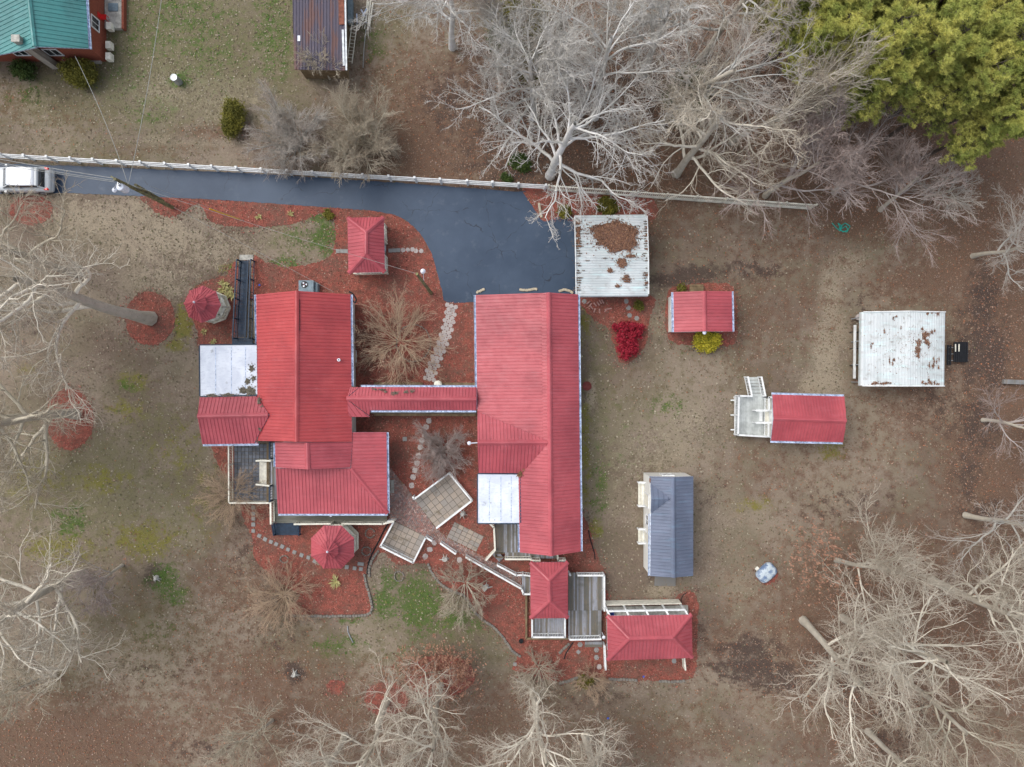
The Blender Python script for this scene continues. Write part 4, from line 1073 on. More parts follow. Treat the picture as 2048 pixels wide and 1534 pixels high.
sp = [(1849,672,7,11),(1838,685,7,10),(1836,700,8,13),(1836,712,6,5),(1853,684,6,8),(1858,690,3,9),(1864,664,3,6),(1845,658,3,4),(1869,662,2,4),(1855,668,8,5),(1859,730,2,7),(1868,722,2,14),(1873,722,2,6),(1877,735,2,5),(1866,732,3,6),
      (1878,718,1.5,7),(1788,720,4,4),(1785,727,2,6),(1779,723,1.5,9),(1742,692,2,6),(1745,687,3,2),(1769,662,1.5,7),(1792,633,4,2.5),(1787,636,2,4),(1855,627,3,5),(1876,627,4,6),(1864,626,2,3),(1802,655,1,6),
      (1752,766,8,4),(1765,767,12,2.5),(1775,766,12,3),(1745,768,6,2),(1845,765,3,5),(1858,760,2,9),(1862,765,4,6),(1869,766,2,6),(1852,767,6,3),(1875,768,5,3)]
sp = [(a_, b_, c_*.8, d_*.8) for a_, b_, c_, d_ in sp]
leafpile(r, sp, zc2, 2000, 43, zt=.05, size=(.02, .06))
leafpile(r, [(1806, 697, 76, 66)], zc2, 260, 44, zt=.03, size=(.02, .05))
mb = MB()
for x in (1735, 1880):
    for y in (632, 680, 728, 764): mb.box(((x-1024)*.0382, (767-y)*.0382, 1.2), (.07, .07, 2.4))
mb.build('post', M['steel'], c2)

# ------------------------------------------------------------------ small buildings
sA = thing('shed', 'small red roofed shed with a yellow green bush at its south wall', 'shed', P(1405, 625, 0))
roof(sA, [[(1346.7,584,2.5),(1409,582,3.0),(1410,662.5,3.0),(1348,664,2.5)], [(1409,582,3.0),(1463.5,582.5,2.5),(1465,663,2.5),(1410,662.5,3.0)]], rd, ridges=[((1409,582,3.0),(1410,662.5,3.0))],
     gutters=[((1347,584,2.5),(1348,664,2.5),(-1,0,0)), ((1463.5,582.5,2.5),(1465,663,2.5),(1,0,0))])
w, q = walls(sA, [(1348,584),(1464,584),(1464,663),(1348,663)], 2.5, .12)
gable(sA, (1350,584,2.4), (1462,583,2.4), (1409,582,2.9), (0,-.2,0)); gable(sA, (1350,663,2.4), (1463,663,2.4), (1410,662.5,2.9), (0,.2,0))
x_ = min(p[0] for p in q); opening(sA, (x_, 5.6), (x_, 6.6), 1.0, 1.9, (-1, 0))
y_ = max(p[1] for p in q); opening(sA, (14.0, y_), (15.0, y_), .2, 2.1, (0, 1), 'door', pane='white', bars=0)
p = P(1409.5, 665, 2.9); MB().lathe((p.x, p.y, 2.75), [(.04, -.1), (.13, 0), (.15, .08), (.10, .14), (.03, .17)], 14).build('gable_lamp', M['lamp_white'], sA)
MB().tube((p.x, p.y+.3, 2.85), (p.x, p.y, 2.85), .03).build('lamp_arm', M['lamp_white'], sA)
boards(sA, 1380, 1407, 568.6, 583, .25, M['old_wood'], 'x', w=.12); joists(sA, 1380, 1407, 568.6, 583, .25)
p = P(1341.5, 660, .6); MB().tube((p.x, p.y, .05), (p.x, p.y, 2.3), .045).build('downpipe', M['navy'], sA)

sB = thing('shed', 'red roofed shed raised behind a white painted deck with stairs and three projecting beams', 'shed', P(1615, 835, 0))
roof(sB, [[(1544.5,789,2.6),(1689,793,2.6),(1692.6,841.5,3.45),(1547,836.5,3.45)], [(1547,836.5,3.45),(1692.6,841.5,3.45),(1686.4,884.5,2.6),(1542,881.5,2.6)]], rd, ridges=[((1547,836.5,3.45),(1692.6,841.5,3.45))],
     gutters=[((1544.5,789,2.6),(1689,793,2.6),(0,1,0)), ((1542,881.5,2.6),(1686.4,884.5,2.6),(0,-1,0))])
w, q = walls(sB, [(1553,791),(1686,794),(1684,883),(1551,881)], 2.6, .15)
gable(sB, (1546,791,2.5), (1543,880,2.5), (1547,836.5,3.35), (.35,0,0)); gable(sB, (1688,794,2.5), (1686,883,2.5), (1692,841.5,3.35), (-.3,0,0))
x_ = min(p[0] for p in q); opening(sB, (x_, -2.1), (x_, -3.0), .75, 2.4, (-1, 0), 'door', pane='white', bars=0)
dz = .45
boards(sB, 1469.5, 1530, 792, 871, dz, M['deck_white'], 'y', w=.14)
joists(sB, 1469.5, 1530, 792, 871, dz, M['white'])
boards(sB, 1530, 1549, 795, 872, .85, M['cream'], 'y'); joists(sB, 1530, 1549, 795, 872, .85, M['white'])
railing(sB, [(1504,792.5),(1478,791.5),(1476,870),(1545,874)], dz, M['white'])
railing(sB, [(1547,794.5),(1538,794.5),(1538,821)], .85, M['white'])
railing(sB, [(1537,847),(1537,873)], .85, M['white'])
for yy in (821, 845.5):
    railing(sB, [(1513,yy),(1546,yy)], .6, M['white'], bal=False, wtop=.16)
steps(sB, P(1527, 823, .7)[:], P(1527, 843, .7)[:], (-1, 0), 2, .8, M['white'])
mb = MB()
for yy in (800.4, 830, 859.4): mb.bar(P(1461.5, yy, .3), P(1472, yy, .3), .10, .14)
mb.build('beam', M['white'], sB)
# long stair to the north
a, b = P(1505, 793, dz), P(1531, 793, dz)
o = (P(1507, 754, .1)-P(1518, 793, .1)); o.z = 0; L = o.length; o.normalize(); n = 6
me = boxmesh('tread', (1.05, L/n-.04, .04), M['deck_white'])
for i in range(n):
    c = (a+b)/2+o*(L*(i+.5)/n); piece('tread', me, sB, (c.x, c.y, dz*(1-(i+.5)/n)), 0)
railing(sB, [(1504,792.5),(1496,754)], dz, M['white'], zs=[dz, .05])
railing(sB, [(1531,792),(1523,754)], dz, M['white'], zs=[dz, .05])

sC = thing('shed', 'long slate blue roofed white shed with two white stoops on its west side', 'shed', P(1340, 1053, 0))
gr = M['gray_roof']
roof(sC, [[(1298.7,953,2.6),(1346.6,954,3.25),(1346.6,990,3.25),(1342,997.5,3.2),(1301,967,2.62)], [(1301.6,1027,2.62),(1342,998.5,3.2),(1346.8,1000,3.25),(1347.6,1155,3.25),(1300.6,1152,2.6)],
   [(1346.6,954,3.25),(1386.7,953,2.6),(1386.3,1151.8,2.6),(1347.6,1155,3.25)],
   [(1301,967,2.63),(1342,997.5,3.22),(1302.5,998.5,3.22)], [(1302.5,998.5,3.22),(1342,997.5,3.22),(1301.6,1027,2.63)], [(1342,997.5,3.2),(1346.6,990,3.25),(1346.8,1000,3.25)]],
   gr, ridges=[((1346.6,954,3.25),(1347.6,1155,3.25))], gutters=[((1301.6,1028,2.6),(1300.6,1152,2.6),(-1,0,0))])
w, q = walls(sC, [(1299,953),(1386,953),(1386,1152),(1299,1152)], 2.6, .03, top=2.68)
gable(sC, (1301,953.5,2.5), (1385,953.5,2.5), (1346.6,954,3.15), (0,-.08,0)); gable(sC, (1302,1152,2.5), (1385,1152,2.5), (1347.6,1155,3.15), (0,.1,0))
x_ = min(p[0] for p in q)
opening(sC, (x_, -8.6), (x_, -9.6), .35, 2.3, (-1, 0), 'door', pane='cream', bars=0); opening(sC, (x_, -11.6), (x_, -12.4), .35, 2.3, (-1, 0), 'door', pane='cream', bars=0)
opening(sC, (x_, -10.2), (x_, -11.0), 1.2, 2.1, (-1, 0))
y_ = max(p[1] for p in q); opening(sC, (11.6, y_), (12.5, y_), 1.1, 2.0, (0, 1))
for y0, y1 in ((965.5, 1012.5), (1059, 1087)):
    for k in range(3):
        x = 1279+k*6.2; a = P(x, y0, .12+.14*k); b = P(x, y1, .12+.14*k)
        MB().bar(a, b, .22, .04).build('tread', M['cream'], sC)
    railing(sC, [(1277.5, y0), (1297, y0)], .2, M['white'], h=.6, sp=.2); railing(sC, [(1277.5, y1), (1297, y1)], .2, M['white'], h=.6, sp=.2)
mb = MB(); a, b, c, d = P(1309.5,1154,.25), P(1351.5,1154,.25), P(1351,1172,.03), P(1308.5,1172,.03)
mb.slab([a, b, c, d], .03); mb.build('ramp', M['deck'], sC)
for x, y in ((1297, 950), (1296, 1136)):
    p, q_ = P(x, y, .3), P(x+4, y+5, 2.5); MB().tube(p, (q_.x, q_.y, 2.5), .04).build('downpipe', M['black'], sC)
leafpile(sC, [(1300,961,1,4)], 2.6, 60, 55, zt=.08)
# hip roofed garden pavilion
def hip(parent, c4, rdg, he, hr, mat=rd):
    (a, b, c, d), (e, f) = c4, rdg
    Z = lambda p, h: (p[0], p[1], h)
    vert = abs(e[1]-f[1]) > abs(e[0]-f[0])
    a, b, c, d = (Z(p, he) for p in (a, b, c, d)); e, f = Z(e, hr), Z(f, hr)
    fs = [[a, b, e], [b, c, f, e], [c, d, f], [d, a, e, f]] if vert else [[a, b, f, e], [b, c, f], [c, d, e, f], [d, a, e]]
    rg = [(e, f)]+([(a, e), (b, e), (c, f), (d, f)] if vert else [(a, e), (d, e), (b, f), (c, f)])
    return roof(parent, fs, mat, ridges=rg)
pA = thing('pavilion', 'small rectangular red hip roofed pavilion in the mulch bed beside the driveway bend', 'pavilion', P(736, 495, 0))
hip(pA, [(694.8,435.4),(767.8,434),(769.7,544),(697,546)], [(731.6,464),(731.2,508)], 2.45, 3.35)
def posts(parent, pts, h, mat, s=.11, z0=0):
    for x, y in pts:
        p = P(x, y, h); MB().box((p.x, p.y, z0+(h-.12-z0)/2), (s, s, h-.12-z0)).build('post', M[mat], parent)
posts(pA, [(703,442),(762,441),(764,538),(705,539),(763,475),(763,505),(704,475),(704,505)], 2.4, 'cream')
boards(pA, 711, 772, 448, 544, .15, M['deck'], 'x')
joists(pA, 711, 772, 448, 544, .15)
railing(pA, [(768,447),(770,477)], .15, M['cream']); railing(pA, [(770.5,512),(772,544),(707,546)], .15, M['cream'])
for yy in (460, 526):
    a, b = P(768, yy-12, .6), P(768, yy+12, .6); MB().bar(a-Vector((.35, 0, 0)), b-Vector((.35, 0, 0)), .4, .05).build('bench_seat', M['cream'], pA)
# octagonal gazebos
def octagon(label, centre, R, rot, he, ha, cup, floor=.25, rails=range(8), nm='gazebo'):
    c = P(centre[0], centre[1], he); t = thing(nm, label, 'gazebo', (c.x, c.y, 0)); Z = Vector((0, 0, 1))
    V = lambda r_, k, z: Vector((c.x+r_*math.cos(rot+k*PI/4), c.y+r_*math.sin(rot+k*PI/4), z))
    mb = MB(); zc = he+(ha-he)*(1-cup/R)
    for k in range(8): mb.slab([V(R, k, he-.03), V(R, k+1, he-.03), V(cup*.8, k+1, zc+.02), V(cup*.8, k, zc+.02)], .07)
    rf = mb.build('roof', M['fascia'], t)
    for k in range(8):
        roof_face(rf, [V(R, k, he), V(R, k+1, he), V(cup*.8, k+1, zc+.07), V(cup*.8, k, zc+.07)], rd, rib=.3, nrib=6)
        ridge_cap(rf, V(R, k, he), V(cup*.8, k, zc+.07), rd, w=.2, h=.05, drop=.035)
    g = MB()
    for k in range(8): g.bar(V(cup*.8, k, zc+.12), V(cup*.8, k+1, zc+.12), .05, .22)
    g.build('cupola_wall', M['navy'], rf)
    for k in range(8):
        roof_face(rf, [V(cup, k, zc+.27), V(cup, k+1, zc+.27), V(.01, k+1, ha+.35), V(.01, k, ha+.35)], rd, rib=.3, nrib=3)
        ridge_cap(rf, V(cup, k, zc+.27), V(.03, k, ha+.36), rd, w=.12, h=.045, drop=.02)
    MB().lathe((c.x, c.y, ha+.33), [(.05, 0), (.09, .05), (.07, .12), (.02, .2)], 12).build('finial', M['lamp_white'], rf)
    fl = MB().prism([V(R*.92, k, 0)[:2] for k in range(8)], .06, floor); fl.build('floor', M['cream'], t)
    for k in range(8):
        p = V(R*.86, k, 0); MB().box((p.x, p.y, (he+floor)/2-.1), (.11, .11, he-floor-.2), rot+k*PI/4).build('post', M['cream'], t)
        MB().bar(V(R*.86, k, he-.25), V(R*.86, k+1, he-.25), .05, .2).build('fascia_board', M['cream'], t)
    for k in rails:
        mb = MB(); a, b = V(R*.87, k, floor), V(R*.87, k+1, floor)
        mb.bar(a+Z*.85, b+Z*.85, .14, .05); mb.bar(a+Z*.1, b+Z*.1, .05, .08); rr_ = mb.build('railing', M['cream'], t)
        b2 = MB(); d = b-a; m = int(d.length/.13)
        for i in range(m):
            p = a+d*(i+.5)/m; b2.box((p.x, p.y, floor+.47), (.04, .04, .68), math.atan2(d.y, d.x))
        b2.build('balusters', M['cream'], rr_, kind='stuff')
        mb = MB().bar(V(R*.70, k, floor+.42), V(R*.70, k+1, floor+.42), .36, .04); mb.build('bench_seat', M['cream'], t)
    return t
octagon('red octagonal gazebo with dark cupola band beside the navy wheelchair ramp', (405, 608.5), 1.42, math.radians(-2), 2.3, 3.35, .70, rails=(0, 1, 2, 3, 5, 6, 7))
octagon('red octagonal gazebo south of the porch with curved bench rail on its east side', (665.3, 1094), 1.78, math.radians(22.5), 2.3, 3.5, .72, rails=(0, 1, 3, 4, 5, 6, 7))
# walkway from porch to south gazebo
gz = boards; t = thing('boardwalk', 'short plank bridge from porch opening to the octagonal gazebo', 'boardwalk', P(672, 1050, 0))
boards(t, 662, 683, 1047, 1056, .42, M['deck'], 'x'); joists(t, 662, 683, 1047, 1056, .42)

pB = thing('pavilion', 'red hip roofed deck pavilion between the long house and the open grey deck', 'pavilion', P(1098, 1180, 0))
hip(pB, [(1060.3,1124.5),(1136,1124),(1135.8,1236),(1061.5,1236.8)], [(1098.4,1161),(1099,1203)], 2.7, 3.55)
boards(pB, 1062.5, 1131, 1128, 1275, .55, M['deck']); joists(pB, 1062.5, 1131, 1128, 1275, .55)
railing(pB, [(1064,1237),(1064.5,1274.5),(1130,1274.5),(1130,1237)], .55, M['white'])
posts(pB, [(1066,1130),(1130,1130),(1130,1230),(1067,1230),(1066,1180),(1130,1180)], 2.6, 'white', z0=.55)
boards(pB, 1044, 1061, 1150, 1189, .5, M['deck'])
a = P(1052.5, 1190, .2); b = P(1052.5, 1277, .2); c = P(1137, 1277, .2)
MB().bar(a, b, .16, .14).bar(b, c, .16, .14).build('outer_sill', M['old_wood'], pB)
dB = thing('deck', 'open grey plank deck with white rails east of the red pavilion', 'deck', P(1173, 1210, 0))
boards(dB, 1136.5, 1209, 1145.5, 1221, .5, M['deck']); boards(dB, 1136.5, 1203, 1221.3, 1279, .5, M['deck']); joists(dB, 1136.5, 1209, 1145.5, 1221, .5); joists(dB, 1136.5, 1203, 1222, 1279, .5)
railing(dB, [(1156,1151),(1208.5,1151),(1209,1222)], .5, M['white'], bal=True); railing(dB, [(1140,1279.5),(1202,1278.5)], .5, M['white'])
railing(dB, [(1139,1148),(1141,1151)], .5, M['white'], bal=False)
steps(dB, (P(1170, 1282, .3).x, P(0, 1283, .3).y), (P(1205, 1282, .3).x, P(0, 1283, .3).y), (0, -1), 2, .42, M['deck'], run=.26)
p = P(1208, 1275, 1.6); MB().lathe((p.x, p.y, 1.45), [(.03, -.95), (.03, 0), (.12, .02), (.14, .12), (.05, .2)], 12).build('deck_lamp', M['lamp_white'], dB)

pC = thing('pavilion', 'large red hip roofed pavilion with a white beamed bay along its north side', 'pavilion', P(1297, 1270, 0))
hip(pC, [(1213.8,1231.5),(1383.5,1229),(1385,1316),(1215.5,1321)], [(1258.8,1277.7),(1345.4,1275.5)], 2.75, 3.75)
fl = [P(1213,1214,.2), P(1376,1211,.2), P(1380,1300,.2), P(1214,1300,.2)]
MB().prism([(p.x, p.y) for p in fl], 0, .2).build('floor', M['concrete'], pC)
a, b = P(1217,1222,2.35), P(1370,1219,2.35); a0, b0 = P(1213,1217,1.9), P(1368,1214,1.9)
MB().bar(a, b, .12, .2).build('top_beam', M['white'], pC)
MB().add([(a.x, a.y+.08, .2), (b.x, b.y+.08, .2), (b.x, b.y+.08, 1.3), (a.x, a.y+.08, 1.3), (a.x, a.y+.14, .2), (b.x, b.y+.14, .2), (b.x, b.y+.14, 1.3), (a.x, a.y+.14, 1.3)],
   [(0, 1, 2, 3), (7, 6, 5, 4), (3, 2, 6, 7), (0, 4, 5, 1), (0, 3, 7, 4), (1, 5, 6, 2)]).build('half_wall', M['cream'], pC)
for x in (1214, 1252, 1291.5, 1331.5, 1370):
    p, q_ = P(x, 1220.5, 2.3), P(x+5.5, 1231, 2.62); MB().bar(p, q_, .13, .14).build('cross_beam', M['white'], pC)
    MB().box((p.x, p.y, 1.2), (.11, .11, 2.0)).build('post', M['white'], pC)
posts(pC, [(1222,1312),(1262,1311),(1300,1310),(1340,1309),(1378,1309),(1379,1270)], 2.6, 'white', z0=.2)
railing(pC, [(1209.5,1292),(1211.5,1340)], 0, M['white'], sp=.3); railing(pC, [(1368,1312),(1371,1340)], 0, M['cream'])
railing(pC, [(1222,1305),(1372,1303)], .2, M['cream'])
ch = thing('garden_chair', 'dark blue plastic chair at the west end of the beamed pavilion bay', 'chair', P(1222, 1228, .2))
mb = MB(); p = P(1222, 1226.5, .6); mb.box((p.x, p.y, .62), (.46, .44, .05)); mb.build('seat', M['blue_plastic'], ch)
MB().box((p.x-.2, p.y, .88), (.05, .44, .5)).build('backrest', M['blue_plastic'], ch)
for dx in (-.18, .18):
    for dy in (-.18, .18): MB().box((p.x+dx, p.y+dy, .4), (.04, .04, .4)).build('leg', M['blue_plastic'], ch)

# ------------------------------------------------------------------ patios and paving
pt = thing('patio', 'dark grey tiled patio inside white rails west of the porch', 'patio', P(498, 948, 0))
a, b = P(468, 1005, .12), P(534, 888, .12); nx, ny = 9, 16; w, h = (b.x-a.x)/nx, (b.y-a.y)/ny
MB().prism([(a.x, a.y), (b.x, a.y), (b.x, b.y), (a.x, b.y)], 0, .085).build('slab_base', M['joint'], pt)
me = boxmesh('patio_tile', (w-.035, h-.035, .04), M['tile_grey'], .006)
for i in range(nx):
    for j in range(ny): piece('patio_tile', me, pt, (a.x+(i+.5)*w, a.y+(j+.5)*h, .105+random.uniform(-.004, .004)))
railing(pt, [(457,892),(457.5,1005)], .1, M['cream'], wtop=.10)
railing(pt, [(459,1006),(538,1006)], .1, M['cream'])
MB().bar(P(537, 886, .3), P(537, 1004, .3), .2, .3).build('kerb_timber', M['old_wood'], pt)
bs = thing('porch_steps', 'cream ribbed porch steps with two hand rails leading down to the grey patio', 'steps', P(528, 946, 0))
a, b = P(518, 968, .3), P(540, 925, .3)
n = 7; w = (b.x-a.x)/n; me = boxmesh('tread', (w-.02, b.y-a.y, .04), M['cream'])
for i in range(n): piece('tread', me, bs, (a.x+(i+.5)*w, (a.y+b.y)/2, .22+.035*i))
railing(bs, [(512,921.5),(541,921.5)], .25, M['cream'], bal=False, h=.8); railing(bs, [(512,969),(538,971.5)], .25, M['cream'], bal=False, h=.8)
MB().bar(a+Vector((0, 0, -.15)), Vector((b.x, a.y, .12)), .06, .2).bar(Vector((a.x, b.y, .12)), b+Vector((0, 0, -.15)), .06, .2).build('stringer', M['cream'], bs)
nf = thing('fence_panel', 'narrow navy rail running along the porch edge beside the grey patio', 'railing', P(541, 940, 0))
railing(nf, [(539,884),(539,918)], .1, M['navy'], sp=.2); railing(nf, [(539,972),(539,1004)], .1, M['navy'], sp=.2)
def patio(label, o, u, v, nu, nv, z=.12, mat='tile', railspec=()):
    """o,u,v pixels of three corners"""
    O, U, V = P(*o, z), P(*u, z), P(*v, z); eu, ev = (U-O), (V-O)
    ev = (ev-eu*(ev.dot(eu)/eu.length_squared)).normalized()*ev.length
    t = thing('patio', label, 'patio', ((O+U)/2+ev/2)*1.0-Vector((0, 0, z)))
    c = [O, O+eu, O+eu+ev, O+ev]; MB().prism([(p.x, p.y) for p in c], 0, z-.035).build('slab_base', M['joint'], t)
    su, sv = eu/nu, ev/nv; rz = math.atan2(eu.y, eu.x); me = boxmesh('paving_slab', (su.length-.034, sv.length-.034, .045), M[mat], .006)
    for i in range(nu):
        for j in range(nv): piece('paving_slab', me, t, O+su*(i+.5)+sv*(j+.5)-Vector((0, 0, .022+random.uniform(0, .008))), rz)
    for rs in railspec: railing(t, rs, z, M['white'])
    return t
patio('square tan slab patio with mossy stains railed on three sides, nearest the long house', (828,997.8), (873,1056.5), (897.4,947), 6, 7, railspec=[[(826,994),(828,998.5),(898,946.5),(943.5,1002),(873,1056.5)]])
patio('tan slab patio railed on three sides next to the octagonal gazebo', (788,1042), (850.5,1073), (760.5,1092.6), 6, 5, railspec=[[(775,1043),(788,1042),(760.5,1093),(826,1125.5),(851.5,1074.5),(863,1082)]])
patio('small bare slab patio without rails beside the brick walk', (909,1043.7), (967.8,1073), (890.6,1073), 6, 4, z=.07)
bw = thing('brick_walk', 'herringbone brick walkway crossing diagonally from the porch to the red pavilion', 'walkway', P(900, 1080, 0))
WALK = [(774,929),(828,994),(873,1058),(890.6,1073),(972,1117),(1000,1131),(1044,1153),(1044,1178),(932,1113),(851,1074),(777,1036)]
mb = MB().prism([P(x, y, .1)[:2] for x, y in WALK], 0, .035); mb.build('sand_bed', M['old_wood'], bw)
def herring():
    bl, bw_ = .20, .10; th = math.radians(17); r_ = np.random.default_rng(4); vs2, fs2, cs = [], [], []
    poly = [(P(x, y, .07).x, P(x, y, .07).y) for x, y in WALK]; cx, cy = P(900, 1060)[:2]
    X = []
    for i in range(-90, 90):
        for j in range(-90, 90):
            k = (i-j) % 4
            if k == 0: X.append(((i+1)*.1, (j+.5)*.1, 0))
            elif k == 3: X.append(((i+.5)*.1, (j+1)*.1, PI/2))
    X = np.array(X); c, s = math.cos(th), math.sin(th)
    wx = cx+X[:, 0]*c-X[:, 1]*s; wy = cy+X[:, 0]*s+X[:, 1]*c; ok = inpoly(wx, wy, poly)
    pal = [(.38, .24, .21), (.30, .20, .18), (.46, .33, .29), (.30, .25, .24), (.38, .20, .17)]
    for x, y, ro in zip(wx[ok], wy[ok], X[ok, 2]):
        a = ro+th; ca, sa = math.cos(a), math.sin(a); n = len(vs2); h = .07+r_.uniform(-.006, .006); col = np.array(pal[r_.integers(5)])*r_.uniform(.75, 1.25)
        for zz in (.03, h):
            for dx, dy in ((-.094, -.044), (.094, -.044), (.094, .044), (-.094, .044)): vs2.append((x+dx*ca-dy*sa, y+dx*sa+dy*ca, zz)); cs.append((*col, 1))
        for q4 in ((4, 5, 6, 7), (0, 1, 5, 4), (1, 2, 6, 5), (2, 3, 7, 6), (3, 0, 4, 7)): fs2 += [(n+q4[0], n+q4[1], n+q4[2]), (n+q4[0], n+q4[2], n+q4[3])]
    v = np.array(vs2)-np.array(org(bw)); o = link(bpy.data.objects.new('brick', np_mesh('brick', v, fs2, M['brickpav'], cs)), bw); o['kind'] = 'stuff'
herring()
railing(bw, [(881,1087),(911,1108)], .05, M['white']); railing(bw, [(932,1115),(1043,1178),(1047,1188.5),(1061,1188.5)], .1, M['white'])
railing(bw, [(995,1131),(1033,1151),(1046,1150),(1061,1152)], .1, M['white']); 
# hexagonal stone path
hp = thing('stone_path', 'winding path of close-set hexagonal stones from driveway to the covered link', 'path', P(880, 690, 0))
def hexmesh(name, r, h, mat, n=6, jag=.0):
    mb = MB(); rr_ = random.Random(3); pts = [(r*(1+rr_.uniform(-jag, jag))*math.cos(2*PI*i/n), r*(1+rr_.uniform(-jag, jag))*math.sin(2*PI*i/n)) for i in range(n)]
    vv = [(x, y, -h) for x, y in pts]+[(x, y, -.012) for x, y in pts]+[(x*.9, y*.9, 0) for x, y in pts]
    mb.add(vv, [tuple(range(n-1, -1, -1)), tuple(range(2*n, 3*n))]+[(i, (i+1) % n, n+(i+1) % n, n+i) for i in range(n)]+[(n+i, n+(i+1) % n, 2*n+(i+1) % n, 2*n+i) for i in range(n)])
    me = mb.mesh(name); me.materials.append(mat); return me
hm = hexmesh('path_stone', .205, .05, M['stone'], jag=.10)
p0, p1 = P(903, 612), P(862, 762); d = (p1-p0).normalized(); sd = Vector((-d.y, d.x, 0)); L = (p1-p0).length; n = int(L/.305)
for i in range(n+1):
    m = 3 if i % 2 == 0 else 2
    for j in range(m):
        c = p0+d*(i*.305)+sd*((j-(m-1)/2)*.35+.16*math.sin(i*.25))+Vector((random.gauss(0, .012), random.gauss(0, .012), 0))
        piece('path_stone', hm, hp, (c.x, c.y, .06+random.uniform(-.006, .006)), math.atan2(d.y, d.x)+PI/6+random.choice(range(6))*PI/3)
# stepping stones: each lies loose and is a thing
def stone(kind, px, py, label, group, rz=0, s=1, mat='paver', z=.05):
    me = STM[kind]; p = P(px, py); o = bpy.data.objects.new('stepping_stone', me); link(o); o.location = (p.x, p.y, z); o.rotation_euler = (0, 0, rz); o.scale = (s, s, 1)
    return props(o, label, 'stepping stone', group)
ORD = 'first second third fourth fifth sixth seventh eighth ninth tenth eleventh twelfth thirteenth fourteenth fifteenth sixteenth seventeenth eighteenth'.split()
STM = {'sq': boxmesh('stepping_stone', (.31, .31, .05), M['paver'], .01), 'hex': hexmesh('stepping_stone', .25, .05, M['paver'], jag=.04), 'flag': hexmesh('stepping_stone', .26, .05, M['stone'], 7, .22),
       'hexs': hexmesh('stepping_stone', .20, .05, M['stone'], 7, .1)}
z1 = lambda x, y: (x/5.1125+440, y/5.1125+860)
for i, (x, y, a) in enumerate([(343,790,0),(343,855,0),(343,905,0),(343,965,0),(343,1030,0),(403,1080,-.4),(463,1115,-.5),(523,1142,-.3),(577,1165,-.4),(638,1190,-.5),(698,1220,-.4),(763,1248,-.4),(835,1278,-.4),(905,1303,-.3),(970,1340,-.5),(1298,1400,-.1),(1378,1412,-.1),(1442,1420,-.1)]):
    stone('sq', *z1(x, y), ORD[i]+' square slab from the patio end of the row curving past the gazebo', 'square slabs of the curving stepping row', a, .95 if i % 3 else 1.02)
q = z1(1440, 1368); o = stone('sq', *q, 'wider dark grey slab lying above the row end east of the gazebo', None, -.1, 1.1); o.scale = (1.6, .9, 1)
z2 = lambda x, y: (x/6.817+680, y/6.817+740)
for i, (x, y) in enumerate([(1210,690),(1172,778),(1158,890),(1120,960),(1095,1050),(1070,1165),(1050,1270),(1022,1370),(1000,1460)]):
    stone('flag', *z2(x, y), ORD[i]+' flagstone of the courtyard line, counted from the covered link', 'flagstones across the south courtyard', i*1.3)
stone('sq', *z2(885, 940), 'mossy square slab alone in the courtyard west of the flagstones', None, .05, 1.1)
z3_ = lambda x, y: (x/5.1125+740, y/5.1125+900)
for i, (x, y) in enumerate([(425,360),(655,945),(610,1018),(565,1090),(918,1125)]):
    stone('flag', *z3_(x, y), ('last flagstone of the courtyard line beside the railed patio', 'flagstone just south of the brick walk between two rails', 'flagstone in the middle of three below the brick walk', 'flagstone nearest the small mulch ring below the brick walk', 'lone flagstone south of the brick walk near a grey stump')[i], None, i*.8)
for i, (x, y) in enumerate([(676,502.5),(684,502.5),(692,502.5),(781,501.5),(789,501),(797,500.5)]):
    stone('sq', x, y, ORD[i % 3]+(' square slab from the left in the row west of the driveway pavilion', ' square slab from the left in the row east of the driveway pavilion')[i > 2], ('slabs west of the driveway pavilion', 'slabs east of the driveway pavilion')[i > 2], 0)
for i, (x, y) in enumerate([(806,500),(815.5,500),(825,499),(832,502),(842.5,502)]):
    stone('hexs', x, y, ORD[i]+' pinkish jagged stone from the pavilion toward the driveway', 'jagged stones beside the driveway pavilion', i)
z4 = lambda x, y: (x/5.113+1120, y/5.113+400)
for i, (x, y) in enumerate([(247,1037),(676,1037),(699,1103),(711,1180),(784,1210)]):
    stone('hex', *z4(x, y), ('pale hexagonal slab at the corner of long house and carport', 'pale hexagonal slab against the south edge of the leafy carport', 'pale hexagonal slab second from the leafy carport', 'pale hexagonal slab just above the crimson bush', 'pale hexagonal slab to the right above the crimson bush')[i], None, .2, .85)
for i, (x, y, k) in enumerate([(1156.7,1303.5,'sq'),(1193,1299.5,'hex'),(1193,1314.5,'hex'),(1348,1321.5,'hex'),(1030,1328,'sq'),(1160,1289,'hex'),(1198,1333,'flag')]):
    stone(k, x, y, ('diamond turned slab below the open deck', 'round grey slab beside the open deck steps', 'round grey slab under the one beside the deck steps', 'grey slab beneath the south edge of the large hip pavilion', 'square slab alone at the south tip of the mulch bed',
      'grey slab partly under the open deck', 'broken slab beside the golden shrub')[i], None, PI/4 if i == 0 else 0, .9)
